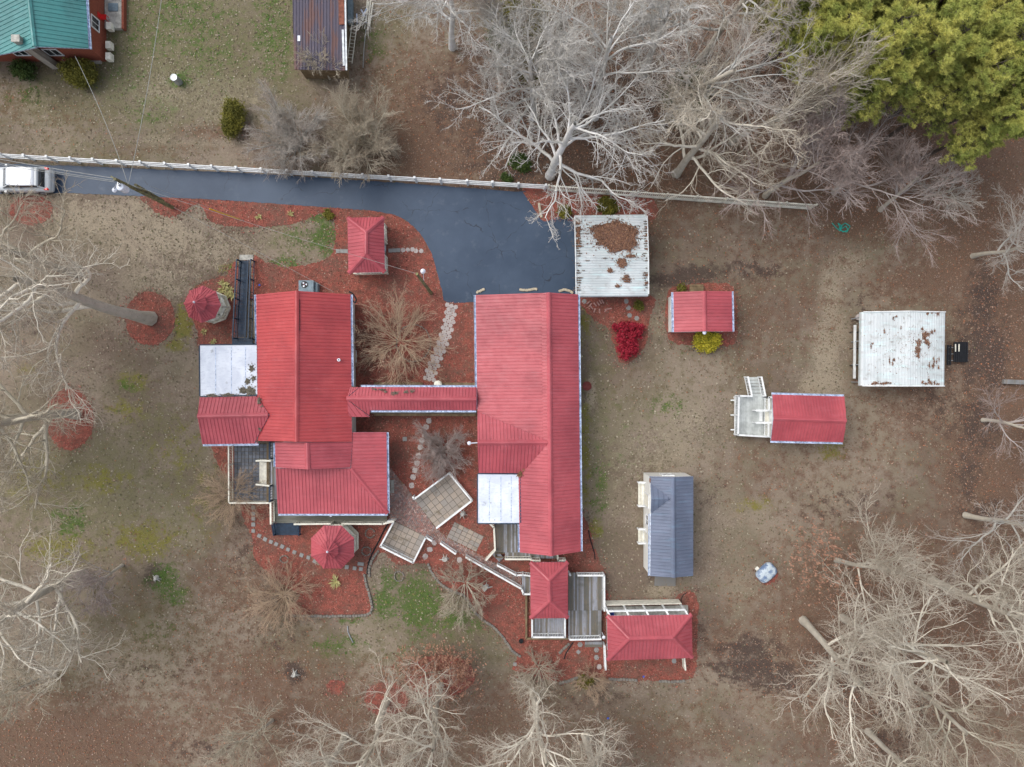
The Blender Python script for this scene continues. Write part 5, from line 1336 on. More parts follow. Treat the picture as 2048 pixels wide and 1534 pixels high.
# loose bricks near the carport
bm_ = boxmesh('loose_brick', (.36, .11, .09), simple('pink_mortared_brick', (.42, .24, .21), .9, .35, 8), .008)
for i, (x, y, a) in enumerate([(290,1050,.7),(310,1075,.9),(322,1100,-.9),(358,1070,-.9),(390,1060,-1.0),(412,1042,-1.1),(436,1040,-1.0),(352,1130,1.2),(403,1135,PI/2),(478,1118,.2),(504,1112,.1),(468,1128,.9)]):
    p = P(*z4(x, y)); o = bpy.data.objects.new('loose_brick', bm_); link(o); o.location = (p.x, p.y, .07); o.rotation_euler = (random.uniform(-.1, .1), random.uniform(-.1, .1), a)
    props(o, 'pinkish brick lying loose on the mulch below the leafy carport', 'brick', 'loose bricks below the leafy carport')
# block edging of the beds
def edging(label, pts, mat='edging', size=.235, r=None):
    W = [P(x, y) for x, y in pts]; t = thing('garden_edging', label, 'edging', W[0]); me = EM[mat]; acc = 0
    for a, b in zip(W[:-1], W[1:]):
        L = (b-a).length; d = (b-a)/L; s = -acc
        while s+size <= L+1e-6:
            s += size
            if s < 0: continue
            c = a+d*s; piece('edging_block', me, t, (c.x+random.gauss(0, .012), c.y+random.gauss(0, .012), .075), math.atan2(d.y, d.x)+random.gauss(0, .08))
        acc = L-s
    return t
EM = {'edging': boxmesh('edging_block', (.215, .20, .15), M['edging'], .03), 'limestone': boxmesh('edging_block', (.27, .20, .15), M['limestone'], .04), 'ring': boxmesh('edging_block', (.17, .09, .09), M['edging'], .02)}
edging('curved row of grey blocks bounding the red bed south of the octagonal gazebo', [(578,1231),(650,1231.5),(717,1231),(733,1229),(741,1224),(745,1214),(742,1200),(736,1178),(731,1160),(728.6,1145)])
edging('short row of grey blocks curving along the black edging strip from the slab patio', [(761,1098),(750,1110),(742,1124),(738.5,1140),(739,1155)])
edging('long wavy row of grey blocks bounding the mulch below the brick walk', [(855.5,1124),(862,1142),(872,1157),(884,1170),(905,1182),(928,1190),(937,1203),(950,1224),(967,1240),(983,1250),(1000,1266),(1013,1284),(1024,1301),(1040,1312)])
edging('row of grey blocks running from under the open deck', [(1141,1284),(1128,1296),(1117,1307)])
edging('row of grey blocks below the golden shrub at the south bed', [(1115,1366),(1135,1362),(1155,1354),(1171,1349.6)])
edging('straight row of pale blocks south west of the large hip pavilion', [(1213,1356.5),(1240,1358),(1272,1359)])
edging('straight row of pale blocks south east of the large hip pavilion', [(1314,1361),(1345,1362.5),(1365,1361.5),(1371,1358)])
edging('curved pale block border at the north west corner of the long house', [(952,589),(956,584.5),(962,581),(970,579)], 'limestone')
edging('short row of pale blocks in the middle of the long house north wall', [(1036,579.5),(1045,580.5),(1056,580),(1068,578.5),(1076,578.5)], 'limestone')
edging('curved pale block border at the north east corner of the long house', [(1116,585),(1120,582),(1130,580),(1140,582),(1146,587)], 'limestone')
edging('row of pale blocks at the east edge of the driveway turning area', [(1077,404),(1079,415),(1081,426),(1084,437)], 'limestone')
def ring(label, cx, cy, rx, ry, n=None, mat='ring'):
    edging(label, [(cx+rx*math.cos(2*PI*i/24), cy+ry*math.sin(2*PI*i/24)) for i in range(25)], mat, .19)
ring('ring of small blocks in the mulch east of the octagonal gazebo', 740.5, 1066, 9, 9)
ring('ring of small blocks in the grass edge below the slab patio', 798, 1152, 9.5, 9.5)
ring('faint ring of small blocks below the first ring by the gazebo', 733, 1102, 8.5, 8.5)
ring('large ring of small blocks around the golden weeping shrub', 827, 686, 34, 37)
ring('faint ring of small blocks in the lawn edge west of the gazebo', 569, 1118, 8, 7)
def strip(name, label, cat, pts, r_, mat, z=.06, group=None):
    W = [P(x, y, z)for x, y in pts]; o = MB().path(W, r_).build(name, M[mat], None); props(o, label, cat, group)
strip('edging_strip', 'black plastic strip curving from the slab patio corner down the mulch', 'edging', [(777,1046),(768,1060),(760,1077),(752,1092),(744,1108),(738,1122),(735,1138),(734.5,1148)], .06, 'black')
strip('edging_strip', 'black plastic strip in the narrow bed east of the long house', 'edging', [(1177,1060),(1179,1072),(1184,1090),(1189,1106),(1190,1119)], .045, 'black')
strip('drain_pipe', 'black pipe leaving the block row below the open deck', 'pipe', [(1146,1285),(1138,1297),(1132,1306),(1128,1318)], .05, 'black')
strip('edging_strip', 'dark strip around the mulch north of the large hip pavilion', 'edging', [(1374,1185),(1366,1190),(1362,1199),(1363,1207)], .03, 'black')
strip('drain_pipe', 'black downpipe hose curling at the north east corner of the main gable', 'pipe', [(698,583),(704,586),(709,592),(713,599),(711,606),(703,600)], .06, 'black', 1.0)
strip('drain_pipe', 'thin dark pipe lying in the lawn south of the block row', 'pipe', [(695,1252),(696,1264),(701,1275),(706,1285)], .04, 'steel')
strip('garden_hose', 'small heap of teal hose lying in the leaves north of the east carport', 'hose', [(1664,446),(1672,455),(1680,462),(1684,452),(1676,446),(1682,458),(1692,452),(1696,460),(1686,464),(1678,456),(1690,446),(1700,452),(1694,464),(1680,461)], .035, 'hose_green', .09)

# ------------------------------------------------------------------ navy ramps
rp = thing('wheelchair_ramp', 'long navy planked wheelchair ramp with double rails leading to the white flat roof', 'ramp', P(487, 600, 0))
def zr(y): return .06+(y-521)/(674-521)*.80
N_ = 52
me = boxmesh('board', (.66, .105, .04), M['navy'])
for i in range(N_):
    y = 521+(674-521)*(i+.5)/N_; xc = 488.2-(y-521)/153*4.5; p = P(xc, y, zr(y)); piece('board', me, rp, p)
railing(rp, [(473,519),(465,676)], 0, M['navy'], zs=[.06, .86], sp=.9, h=.9, wtop=.09); railing(rp, [(501,519),(496,676)], 0, M['navy'], zs=[.06, .86], sp=.9, h=.9, wtop=.09)
MB().bar(P(479,519,.6), P(470,676,1.4), .05, .05).bar(P(497,519,.6), P(490,676,1.4), .05, .05).build('grab_rail', M['navy'], rp)
boards(rp, 464, 505, 675, 690, .86, M['navy'], 'x', w=.11); joists(rp, 464, 505, 675, 690, .86, M['navy'])
c = [P(479,509.5,.05), P(506,509.5,.05), P(506,520,.05), P(479,520,.05)]
MB().prism([(p.x, p.y) for p in c], 0, .06).build('landing_pad', M['concrete'], rp)
r2 = thing('ramp', 'short dark navy ribbed ramp at the south west corner of the porch deck', 'ramp', P(570, 1058, 0))
me = boxmesh('board', (2.0, .125, .04), M['navy'])
for i in range(7): y = 1048+i*3.4; piece('board', me, r2, P(571, y, .42-.05*i))
railing(r2, [(543,1047),(547,1071)], 0, M['navy'], zs=[.4, .08], sp=.4, h=.55, wtop=.08); railing(r2, [(597,1047),(597,1071)], 0, M['navy'], zs=[.4, .08], sp=.4, h=.55, wtop=.08)

# ------------------------------------------------------------------ yard things
ac = thing('air_conditioner', 'grey packaged air conditioning unit with round fan behind the main red gable', 'air conditioner', P(611, 572, 0))
a, b = P(597, 584, .95), P(627, 560.5, .95)
cb = MB().box(((a.x+b.x)/2, (a.y+b.y)/2, .5), (b.x-a.x, b.y-a.y, .9)).build('cabinet', M['grey_box'], ac, bevel=.02)
f = P(609, 569, .96)
MB().lathe((f.x, f.y, .955), [(.27, 0), (.27, .03), (.23, .03), (.23, .004)], 24).build('fan_ring', M['black'], ac)
for k in range(3):
    t_ = 2*PI*k/3; mb = MB(); mb.add([(f.x+r_*math.cos(t_+o_), f.y+r_*math.sin(t_+o_), .965+zz) for r_, o_, zz in ((.04, 0, 0), (.21, -.35, .0), (.22, .45, .02), (.05, .6, .01))], [(0, 1, 2, 3)]); mb.build('fan_blade', M['lamp_white'], ac)
MB().lathe((f.x, f.y, .975), [(.05, 0), (.05, .03)], 12).build('fan_hub', M['terracotta'], ac)
MB().box((b.x+.12, (a.y+b.y)/2-.05, .35), (.2, .7, .6)).build('duct', M['grey_box'], ac)
def lathe_thing(name, label, cat, px, py, prof, mat, n=18, h=0, group=None):
    p = P(px, py, h); o = MB().lathe((p.x, p.y, 0), prof, n).build(name, M[mat], None); return props(o, label, cat, group)
lathe_thing('flower_pot', 'round dark red planter standing in bare soil east of the long house', 'planter', 1173, 772, [(.26, 0), (.34, .32), (.37, .34), (.37, .40), (.31, .40), (.29, .34)], 'terracotta')
lathe_thing('storage_barrel', 'grey upright cylinder in the lawn north of the driveway', 'barrel', 359, 165, [(.27, 0), (.29, .3), (.29, .9), (.27, .98), (.25, .98), (.24, .95)], 'steel')
lathe_thing('bucket', 'faded pink round lid beside the east carport', 'bucket', 1715, 635, [(.20, 0), (.24, .25), (.25, .27), (.2, .28)], 'stone')
lathe_thing('flower_pot', 'black round pot beside the wooden sill of the red pavilion', 'planter', 1042, 1280, [(.13, 0), (.18, .28), (.15, .28), (.14, .22)], 'black')
lathe_thing('table_umbrella', 'white round cover poking out north of the covered link', 'lid', 878, 769, [(.30, .5), (.33, .9), (.2, 1.0), (.02, 1.03)], 'cream', 9)
# upturned tub
tb = thing('storage_tub', 'rounded grey blue plastic tub lid lying alone in the south east yard', 'tub', P(1531, 1145, 0))
def tub():
    bm = bmesh.new(); n = 36; L, W = .95, .62; prof = [(1.0, .05), (1.03, .16), (.98, .34), (.86, .46), (.62, .53), (.3, .56)]
    rings = []
    for s, z in prof:
        rg = []
        for i in range(n):
            t = 2*PI*i/n; e = .55; x = math.copysign(abs(math.cos(t))**e, math.cos(t))*L*s; y = math.copysign(abs(math.sin(t))**e, math.sin(t))*W*s
            rg.append(bm.verts.new((x, y, z)))
        rings.append(rg)
    for a, b in zip(rings[:-1], rings[1:]):
        for i in range(n): bm.faces.new((a[i], a[(i+1) % n], b[(i+1) % n], b[i]))
    bm.faces.new(rings[-1])
    me = bpy.data.meshes.new('shell'); bm.to_mesh(me); bm.free()
    me.polygons.foreach_set('use_smooth', [True]*len(me.polygons)); return me
me = tub(); t_ = NT('scuffed_grey_blue_plastic'); n1_ = t_.noise(2.2, 4, .6, obj=True); n2_ = t_.noise(9, 3, .7, obj=True)
cc_ = t_.mix(t_.smooth(n1_, .42, .6), (.48, .55, .60), (.14, .20, .32)); cc_ = t_.mix(t_.math('MULTIPLY', t_.smooth(n2_, .5, .7), .4), cc_, (.06, .09, .15)); t_.col(cc_); t_.rough(.4)
me.materials.append(t_.m); sh = piece('shell', me, tb, P(1531, 1144), math.radians(42)); sh.scale = (.85, .95, 1)
p = P(1514, 1137, .2); MB().box((p.x, p.y, .2), (.22, .30, .1), math.radians(-45)).build('handle', M['cream'], tb)
# stumps and yucca like plants
def stump(label, px, py, s, seed):
    r_ = random.Random(seed); t = thing('tree_stump', label, 'stump', P(px, py)); p = P(px, py); mb = MB(); n = 10
    pts = [(s*.45*(1+r_.uniform(-.35, .35)), 2*PI*i/n) for i in range(n)]
    mb.add([(p.x+r*math.cos(a), p.y+r*math.sin(a), 0) for r, a in pts]+[(p.x+r*.7*math.cos(a), p.y+r*.7*math.sin(a), .25+r_.uniform(0, .2)) for r, a in pts],
           [(i, (i+1) % n, n+(i+1) % n, n+i) for i in range(n)]+[tuple(range(n, 2*n))])
    mb.build('trunk', M['bark_grey'], t)
    for i in range(6):
        a = r_.uniform(0, 2*PI); MB().tube((p.x+.2*s*math.cos(a), p.y+.2*s*math.sin(a), .22), (p.x+s*r_.uniform(.6, 1)*math.cos(a), p.y+s*r_.uniform(.6, 1)*math.sin(a), .03), .09*s, .03*s, 6).build('root', M['bark_grey'], t)
stump('forked grey stump in the mulch south of the brick walk', 971, 1175, .62, 1); stump('grey stump between brick walk rails and the block row', 890, 1118, .48, 2)
stump('dark rotten stump hole in the west lawn', 314, 1155, .45, 3); stump('dark charred stump in the lawn south of the block row', 590, 1346, .5, 4); stump('grey driftwood stump beside the railed slab patio', 925, 1027, .5, 6)
def blades(label, px, py, n, L, mat, seed, name='spiky_plant'):
    r_ = random.Random(seed); p = P(px, py); mb = MB()
    for i in range(n):
        a = r_.uniform(0, 2*PI); e = r_.uniform(.2, 1.1); l = L*r_.uniform(.6, 1.1); d = Vector((math.cos(a)*math.cos(e), math.sin(a)*math.cos(e), math.sin(e)*.8)); sd = Vector((-math.sin(a), math.cos(a), 0))*.035
        b = Vector((p.x, p.y, .04))+Vector((math.cos(a), math.sin(a), 0))*r_.uniform(0, .15); m = b+d*l*.55+Vector((0, 0, .05)); e_ = b+d*l
        mb.add([b-sd, b+sd, m+sd*.8, m-sd*.8, e_], [(0, 1, 2, 3), (3, 2, 4)])
    o = mb.build(name, M[mat], None); return props(o, label, 'plant')
blades('grey green spiky plant south of the octagonal gazebo', 672, 1163, 46, .62, 'agave', 3)
for i, (x, y) in enumerate([(446,582),(452,573),(460,580),(455,592),(464,592),(448,566)]):
    o = blades('pale yellow green strappy plant, '+('leftmost', 'upper left', 'upper right', 'lowest', 'rightmost', 'topmost')[i]+' of the clump between gazebo and navy ramp', x, y, 30, .42, 'agave', 10+i); o['group'] = 'yellow green plants beside the octagonal gazebo'
blades('small yellow green plant south of the octagonal gazebo by the white roof', 427, 684, 26, .3, 'agave', 31); blades('pale tuft directly below the octagonal gazebo', 409, 663, 26, .3, 'agave', 32)
blades('small dry plant with a pale stake in the driveway bed', 519, 434, 18, .34, 'agave', 33); blades('small green plant in the driveway bed', 583, 428, 18, .3, 'agave', 34)
# leafy shrubs
def bush(label, px, py, lobes, hgt, n, size, mat, seed, name='shrub', sg=.16, stem=True, cat='shrub'):
    """lobes: (px,py,radius m)"""
    r_ = np.random.default_rng(seed); C = []; t = thing(name, label, cat, P(px, py))
    for x, y, R in lobes:
        p = P(x, y, hgt*.6)
        m = max(8, int(60*R*R)); a = r_.uniform(0, 2*PI, m); ph = np.arccos(r_.uniform(0, 1, m)); rr_ = R*(.6+.4*r_.random(m))
        C.append(np.stack([p.x+rr_*np.sin(ph)*np.cos(a), p.y+rr_*np.sin(ph)*np.sin(a), hgt*(.35+.65*np.cos(ph)*r_.uniform(.6, 1, m))], 1))
    C = np.concatenate(C)-np.array(org(t)); me = add_leaf_cluster(C, max(1, n//len(C)), (sg, sg, sg*.8), size, seed, M[mat], 'foliage', .45)
    link(bpy.data.objects.new('foliage', me), t)
    mb = MB()
    for x, y, R in lobes:
        p = P(x, y, 0)
        for k in range(3): mb.tube((p.x, p.y, 0), (p.x+random.uniform(-1, 1)*R*.5, p.y+random.uniform(-1, 1)*R*.5, hgt*.75), .03, .012, 5)
    mb.build('stem', M['bark_tan'], t); return t
bush('crimson leaved bush south of the leafy carport', 1256, 680, [(1242,658,.55),(1258,655,.5),(1272,660,.6),(1246,675,.5),(1268,676,.5),(1258,682,.55),(1244,694,.5),(1264,696,.55),(1254,706,.45)], 1.2, 6500, .07, 'red_leaf', 51, 'flowering_bush', .11)
bush('bright yellow green bush against the south wall of the small red shed', 1414, 684, [(1414,682,.85),(1400,680,.5),(1428,680,.55),(1414,690,.6)], 1.1, 8000, .06, 'gold_leaf', 52, 'bush', .12)
bush('large olive green bush at the corner of the teal roofed house', 158, 143, [(158,143,1.1),(170,150,.8),(145,140,.8)], 1.5, 9000, .07, 'olive_leaf', 53, sg=.2)
bush('low dark green bush below the chimney of the teal roofed house', 42, 140, [(38,136,.6),(52,142,.55)], 1.0, 3000, .07, 'evergreen', 54)
bush('oval brown green shrub alone in the lawn north of the driveway', 466, 232, [(466,220,.8),(466,240,.85),(462,255,.6)], 1.6, 8000, .06, 'olive_leaf', 55, sg=.18)
for i, (x, y, R, m, l) in enumerate([(1045,35,2.0,'olive_leaf','olive green bush among the bare trees at the top edge'),(1065,130,1.5,'olive_leaf','olive bush under the whitish bare tree'),(1010,80,1.4,'evergreen','dark evergreen bush under grey tree near the top'),
      (1040,325,.8,'evergreen','dark evergreen undergrowth left of the white lichen tree trunk'),(1012,356,.4,'evergreen','small evergreen bush just above the white fence'),(1370,200,1.6,'evergreen','dark green bush beside the tall forked trunk'),(1385,165,1.5,'evergreen','dark green bush above the one by the forked trunk'),
      (1215,412,.8,'olive_leaf','small olive bush north of the leafy carport'),(1130,423,.5,'olive_leaf','small green bush by the driveway turning area'),(1360,235,.9,'evergreen','low evergreen bush below the forked trunk'),(1540,20,2.4,'olive_leaf','yellow olive thicket left of the pines'),
      (1278,611,.35,'olive_leaf','little green plant right of the hexagonal slabs'),(1363,576,.3,'olive_leaf','little green plant by the small shed planks'),(655,430,.35,'olive_leaf','low green shrub at the west end of the driveway bed'),(1170,1362,.5,'olive_leaf','low olive plant beside the golden shrub')]):
    bush(l, x, y, [(x, y, R), (x+R*9, y+R*6, R*.7), (x-R*8, y-R*7, R*.6)], 1.4 if R > 1 else .5, int(3500*R*R) if R < 1 else int(2600*R), .075, m, 60+i, sg=.22 if R > 1 else .1)

# ------------------------------------------------------------------ white rail fence and picket fence
FA, FB = P(-40, 314.5), P(1095, 379.5); fd = (FB-FA).normalized()
wf = thing('rail_fence', 'long white three rail vinyl fence along the north side of the driveway', 'fence', FA)
for z in (.35, .78, 1.2):
    a_, b_ = FA+Vector((0, 0, z)), FB+Vector((0, 0, z)); MB().bar(a_, b_, .06, .15).build('rail', M['white'], wf)
me = boxmesh('post', (.14, .14, 1.36), M['white']); me2 = boxmesh('post_cap', (.18, .18, .05), M['white'], .015)
for px in [0, 47, 93, 140, 185, 233, 280, 329, 377, 423, 472, 522, 574, 624, 674, 725, 777, 829, 880, 934, 985, 1037, 1092]:
    s = (P(px, 0).x-FA.x)*54.7/56/fd.x + (0 if px > 0 else 0); x = (px-1024)*(CAM_H-1.3)/CAM_H/PPM; s = (x-FA.x)/fd.x; c = FA+fd*s
    o = piece('post', me, wf, (c.x, c.y, .68), math.atan2(fd.y, fd.x)); piece('post_cap', me2, wf, (c.x, c.y, 1.385), math.atan2(fd.y, fd.x))
GA, GB = P(1096, 380), P(1618, 418); gd = (GB-GA).normalized(); L = (GB-GA).length; rz = math.atan2(gd.y, gd.x)
pf = thing('picket_fence', 'weathered cream picket fence running east from the white rail fence under the trees', 'fence', GA)
me = boxmesh('picket', (.085, .022, 1.2), M['cream']); n = 128
nrm = Vector((-gd.y, gd.x, 0))
for i in range(n):
    c = GA+gd*(L*(i+.5)/n)+nrm*.045; piece('picket', me, pf, (c.x, c.y, .66+random.uniform(-.01, .01)), rz)
for z in (.3, 1.2): MB().bar(GA+Vector((0, 0, z)), GB+Vector((0, 0, z)), .07, .09).build('rail', M['cream'], pf)
MB().bar(GA+Vector((0, 0, .06)), GB+Vector((0, 0, .06)), .10, .10).build('bottom_rail', M['cream'], pf)
me = boxmesh('post', (.11, .11, 1.5), M['cream'])
for i in range(10): c = GA+gd*(L*i/9); piece('post', me, pf, (c.x, c.y, .75), rz)

# ------------------------------------------------------------------ the car on the driveway
def car():
    H = 1.78; cx, cy = P(36, 356, 1.2)[:2]; t = thing('parked_car', 'white and silver sport utility car parked at the west end of the driveway', 'car', (cx, cy, 0), rotz=math.radians(-.8)); T = t.name
    W = .96; ORG[T] = Vector((0, 0, 0))
    silver = simple('silver_car_paint', (.50, .53, .55), .28, .06, 1, spec=.6); roofp = simple('white_car_roof', (.72, .75, .80), .3, .05, 1, spec=.6)
    # stations along x (rear at +x)
    def loft(st, mat, name, n=20, parent=t, e=.38):
        vv, ff = [], []
        for x, w, z0, z1 in st:
            for i in range(n):
                a = 2*PI*i/n; c_, s_ = math.cos(a), math.sin(a)
                vv.append((x, w*math.copysign(abs(c_)**e, c_), (z0+z1)/2+(z1-z0)/2*math.copysign(abs(s_)**e, s_)))
        m = len(st)
        for k in range(m-1): ff += [(k*n+i, (k+1)*n+i, (k+1)*n+(i+1) % n, k*n+(i+1) % n) for i in range(n)]
        ff += [tuple(range(n)), tuple(range(m*n-1, (m-1)*n-1, -1))]
        return MB().add(vv, ff).build(name, mat, parent, smooth=True)
    loft([(-2.45, .72, .35, .80), (-2.38, .86, .30, .92), (-1.9, .94, .26, 1.04), (-.9, W, .25, 1.10), (.6, W, .25, 1.12), (1.9, .95, .27, 1.12), (2.25, .92, .32, 1.08), (2.38, .84, .38, .95)], silver, 'body')
    loft([(-1.25, .80, 1.02, 1.10), (-.55, .76, 1.02, 1.66), (.6, .76, 1.02, 1.72), (1.55, .74, 1.02, 1.66), (2.02, .74, 1.02, 1.18)], M['glass'], 'windows')
    rf_ = loft([(-.62, .62, 1.62, 1.70), (-.45, .70, 1.60, 1.74), (.5, .73, 1.60, 1.79), (1.3, .72, 1.60, 1.76), (1.62, .66, 1.58, 1.70)], roofp, 'roof', e=.25)
    for i in range(7): MB().bar((-.35, -.48+i*.16, 1.775), (1.25, -.48+i*.16, 1.765), .025, .03).build('roof_groove', M['lamp_white'], rf_)
    loft([(1.60, .70, 1.52, 1.71), (1.74, .70, 1.50, 1.65), (1.80, .68, 1.46, 1.58)], silver, 'spoiler', e=.2)
    for s_ in (-1, 1):
        MB().bar((1.72, s_*.72, 1.52), (2.1, s_*.76, 1.12), .09, .07).build('rear_pillar', silver, t)
        MB().bar((-1.3, s_*.74, 1.08), (-.55, s_*.70, 1.64), .06, .06).build('front_pillar', silver, t)
        MB().bar((.15, s_*.78, 1.10), (.15, s_*.72, 1.66), .08, .05).build('door_pillar', silver, t)
        MB().box((2.13, s_*.80, 1.03), (.30, .16, .24)).build('tail_light', M['lens_red'], t, bevel=.03)
        MB().box((-1.0, s_*1.04, 1.08), (.2, .2, .14)).build('side_mirror', silver, t, bevel=.03)
        MB().box((-2.32, s_*.68, .78), (.2, .3, .14)).build('headlight', M['lamp_white'], t, bevel=.03)
        for x in (-1.5, 1.45):
            w_ = MB().tube((x, s_*.76, .36), (x, s_*.98, .36), .36, .36, 20).build('tyre', M['black'], t)
            MB().tube((x, s_*.97, .36), (x, s_*.99, .36), .21, .21, 14).build('rim', M['steel'], w_)
    MB().box((2.36, 0, .62), (.16, 1.7, .2)).build('bumper', silver, t, bevel=.04)
    MB().box((2.20, .25, 1.0), (.10, .5, .03)).build('licence_plate', M['white'], t)
    MB().bar((1.9, -.35, 1.40), (2.0, .1, 1.30), .02, .02).build('wiper', M['black'], t)
    return t
car()

# ------------------------------------------------------------------ utility poles, wires
def up_pole(label, base, top, h, r0=.17, mat='pole_wood'):
    b = P(*base); q = P(top[0], top[1], h); t = thing('utility_pole', label, 'utility pole', b)
    MB().tube(b, q, r0, r0*.7, 12).build('pole', M[mat], t, smooth=False); return t, b, q
ut, ub, uq = up_pole('leaning mossy utility pole with transformer beside the driveway', (345, 415), (229, 357.5), 8.2, .155)
MB().tube(P(326,402,.2), P(271,370,6.3), .13, .11, 10).build('brace_pole', M['pole_wood'], ut)
p = P(243, 375, 7.2); tr_ = MB().lathe((p.x, p.y, 6.6), [(.22, 0), (.27, .05), (.27, .78), (.24, .84), (.08, .88)], 18).build('transformer', M['lamp_white'], ut)
MB().lathe((p.x+.05, p.y+.05, 7.46), [(.05, 0), (.07, .08), (.03, .2)], 8).build('bushing', M['steel'], tr_)
MB().bar(P(236,362,7.6), p+Vector((0, 0, .4)), .06, .1).build('bracket', M['steel'], ut)
p2 = P(229, 380, 7.0); MB().tube(P(234,366,7.3), p2+Vector((0, 0, .1)), .03).build('lamp_arm', M['steel'], ut); MB().lathe((p2.x, p2.y, 6.95), [(.06, -.1), (.17, 0), (.17, .08), (.06, .2)], 14).build('lamp_head', M['lamp_white'], ut)
MB().bar(P(222,353,7.9), P(236,361,7.9), .1, .1).build('crossarm', M['pole_wood'], ut)
def cable(label, a, b, sag=.4, r=.016, group=None, name='overhead_cable'):
    n = 14; pts = [a.lerp(b, i/n)-Vector((0, 0, sag*4*(i/n)*(1-i/n))) for i in range(n+1)]
    o = MB().path(pts, r, 5).build(name, M['wire'], None); props(o, label, 'cable', group)
for y0, y1, z in ((313.5, 356.5, 8.0), (321.5, 361, 7.7), (325, 364, 7.4)):
    cable('one of three pale cables running west from the transformer pole over the parked car', P(-60, y0-6, z), P(229, y1, z), .2, .022, 'cables over the parked car')
cable('cable from the transformer pole to the teal roofed house', P(150, 112, 3.1), P(256, 369, 6.9), .5, .018)
cable('cable from the transformer pole north across the lawn', P(328, -40, 7.5), P(257, 368, 6.9), .3, .018)
cable('cable from the transformer pole east to the driveway light pole', P(262, 370, 6.8), P(836, 548, 7.5), .8, .01)
cable('service cable from the pole down to the main red gable', P(348, 415, 4.0), P(668, 584, 3.2), .3, .01)
gw = thing('guy_wire', 'slanting guy wire with bright yellow guard in the driveway bed', 'guy wire', P(488, 441))
MB().tube(P(488, 441, .05), P(300, 372, 7.0), .012, .012, 5).build('cable', M['wire'], gw)
a, b = P(480, 438.5, .3), P(419, 417.5, 2.4); MB().tube(a, b, .055, .055, 8).build('guard', M['yellow'], gw)
lt, lb, lq = up_pole('short mossy light pole with white lamp in the courtyard mulch', (862, 586), (833.5, 547.5), 7.6, .14)
p = P(846, 542.5, 6.2); MB().tube(P(848,565,4.2), p, .028, .02, 6).build('lamp_arm', M['lamp_white'], lt); MB().lathe((p.x, p.y, 6.15), [(.05, -.12), (.17, 0), (.18, .08), (.07, .22)], 14).build('lamp_head', M['lamp_white'], lt)

# ------------------------------------------------------------------ teal roofed brick house
hT = thing('house', 'red brick house with teal metal roof and tall tan chimney', 'house', P(80, 60, 0))
ET, RT = 2.9, 4.7; tl = M['teal_roof']
roof(hT, [[(51,-60,RT),(168,-60,ET),(178,97,ET),(68,92.5,RT)], [(51,-60,RT),(68,92.5,RT),(-2,114.5,ET+.15),(-100,120,2.3),(-110,-60,2.3)]], tl, ridges=[((51,-60,RT),(68,92.5,RT))], gutters=[((168,-60,ET),(178,97,ET),(1,0,0))], rib=.3)
a = P(168, 97, ET); sy = P(0, 100, ET).y-.0; exx = a.x+.05
sy = P(0, 95, ET).y+.25
MB().box((-45, sy+3.5, 1.35), (2*(exx+45), 7, 2.6)).build('wall', M['brick_wall'], hT)
rz_ = P(68, 92.5, RT); MB().add([(exx, sy, 2.6), (rz_.x, sy, 4.3), (rz_.x-6.6, sy, 2.3), (exx, sy+.2, 2.6), (rz_.x, sy+.2, 4.3), (rz_.x-6.6, sy+.2, 2.3)], [(2, 1, 0), (3, 4, 5), (0, 1, 4, 3), (1, 2, 5, 4)]).build('gable_wall', M['brick_wall'], hT)
opening(hT, (-36.2, sy), (-35.1, sy), 1.15, 2.15, (0, -1)); opening(hT, (-38.8, sy), (-37.7, sy), 1.15, 2.15, (0, -1))
opening(hT, (exx, sy+4.9), (exx, sy+5.9), .3, 2.3, (1, 0), 'door', pane='glass', bars=0); opening(hT, (exx, sy+1.8), (exx, sy+2.7), 1.1, 2.1, (1, 0)); opening(hT, (exx, sy+6.5), (exx, sy+7), 1.1, 2.1, (1, 0))
cb_ = P(113, 136); MB().box((cb_.x, cb_.y+.1, 2.3), (.55, .45, 4.6)).build('chimney', M['chimney'], hT)
MB().box((cb_.x, cb_.y+.1, 4.62), (.62, .52, .08)).build('chimney_cap', M['concrete'], hT)
pz = P(205, 30, .3); MB().box((exx+.75, sy+4.8, .2), (1.4, 4.6, .36)).build('porch_slab', M['concrete'], hT)
MB().box((exx+1.5, sy+4.8, .22), (.18, 4.7, .42)).build('porch_kerb', M['brick_wall'], hT)
for k, (dx, dy) in enumerate(((.6, 2.0), (.55, .5), (.55, -.4))):
    MB().box((exx+dx, sy+dy+.5, .55), (.4, .55, .5)).build('planter_box', M['cream'], hT)
def chair_thing(px, py, label):
    t = thing('patio_chair', label, 'chair', P(px, py, .38)); p = P(px, py, .8)
    MB().box((p.x, p.y, .8), (.42, .42, .04)).build('seat', M['red_plastic'], t); MB().box((p.x-.2, p.y, 1.05), (.05, .42, .45)).build('backrest', M['red_plastic'], t)
    for dx in (-.17, .17):
        for dy in (-.17, .17): MB().box((p.x+dx, p.y+dy, .58), (.035, .035, .4)).build('leg', M['red_plastic'], t)
chair_thing(190, 44, 'red chair against the wall on the brick house porch'); chair_thing(207, 34, 'red chair at the kerb of the brick house porch'); chair_thing(192, 57, 'red chair lowest on the brick house porch')
p = P(228, 16, .3); o = MB().box((p.x, p.y, .25), (.75, .62, .45)).build('utility_box', M['grey_box'], None, bevel=.02); props(o, 'square grey utility box in the grass east of the brick house', 'utility box')
p = P(191, 122, .1); o = MB().box((p.x, p.y, .12), (.95, .42, .2)).build('step_slab', M['concrete'], None); props(o, 'pale concrete pad at the south east corner of the brick house', 'slab')
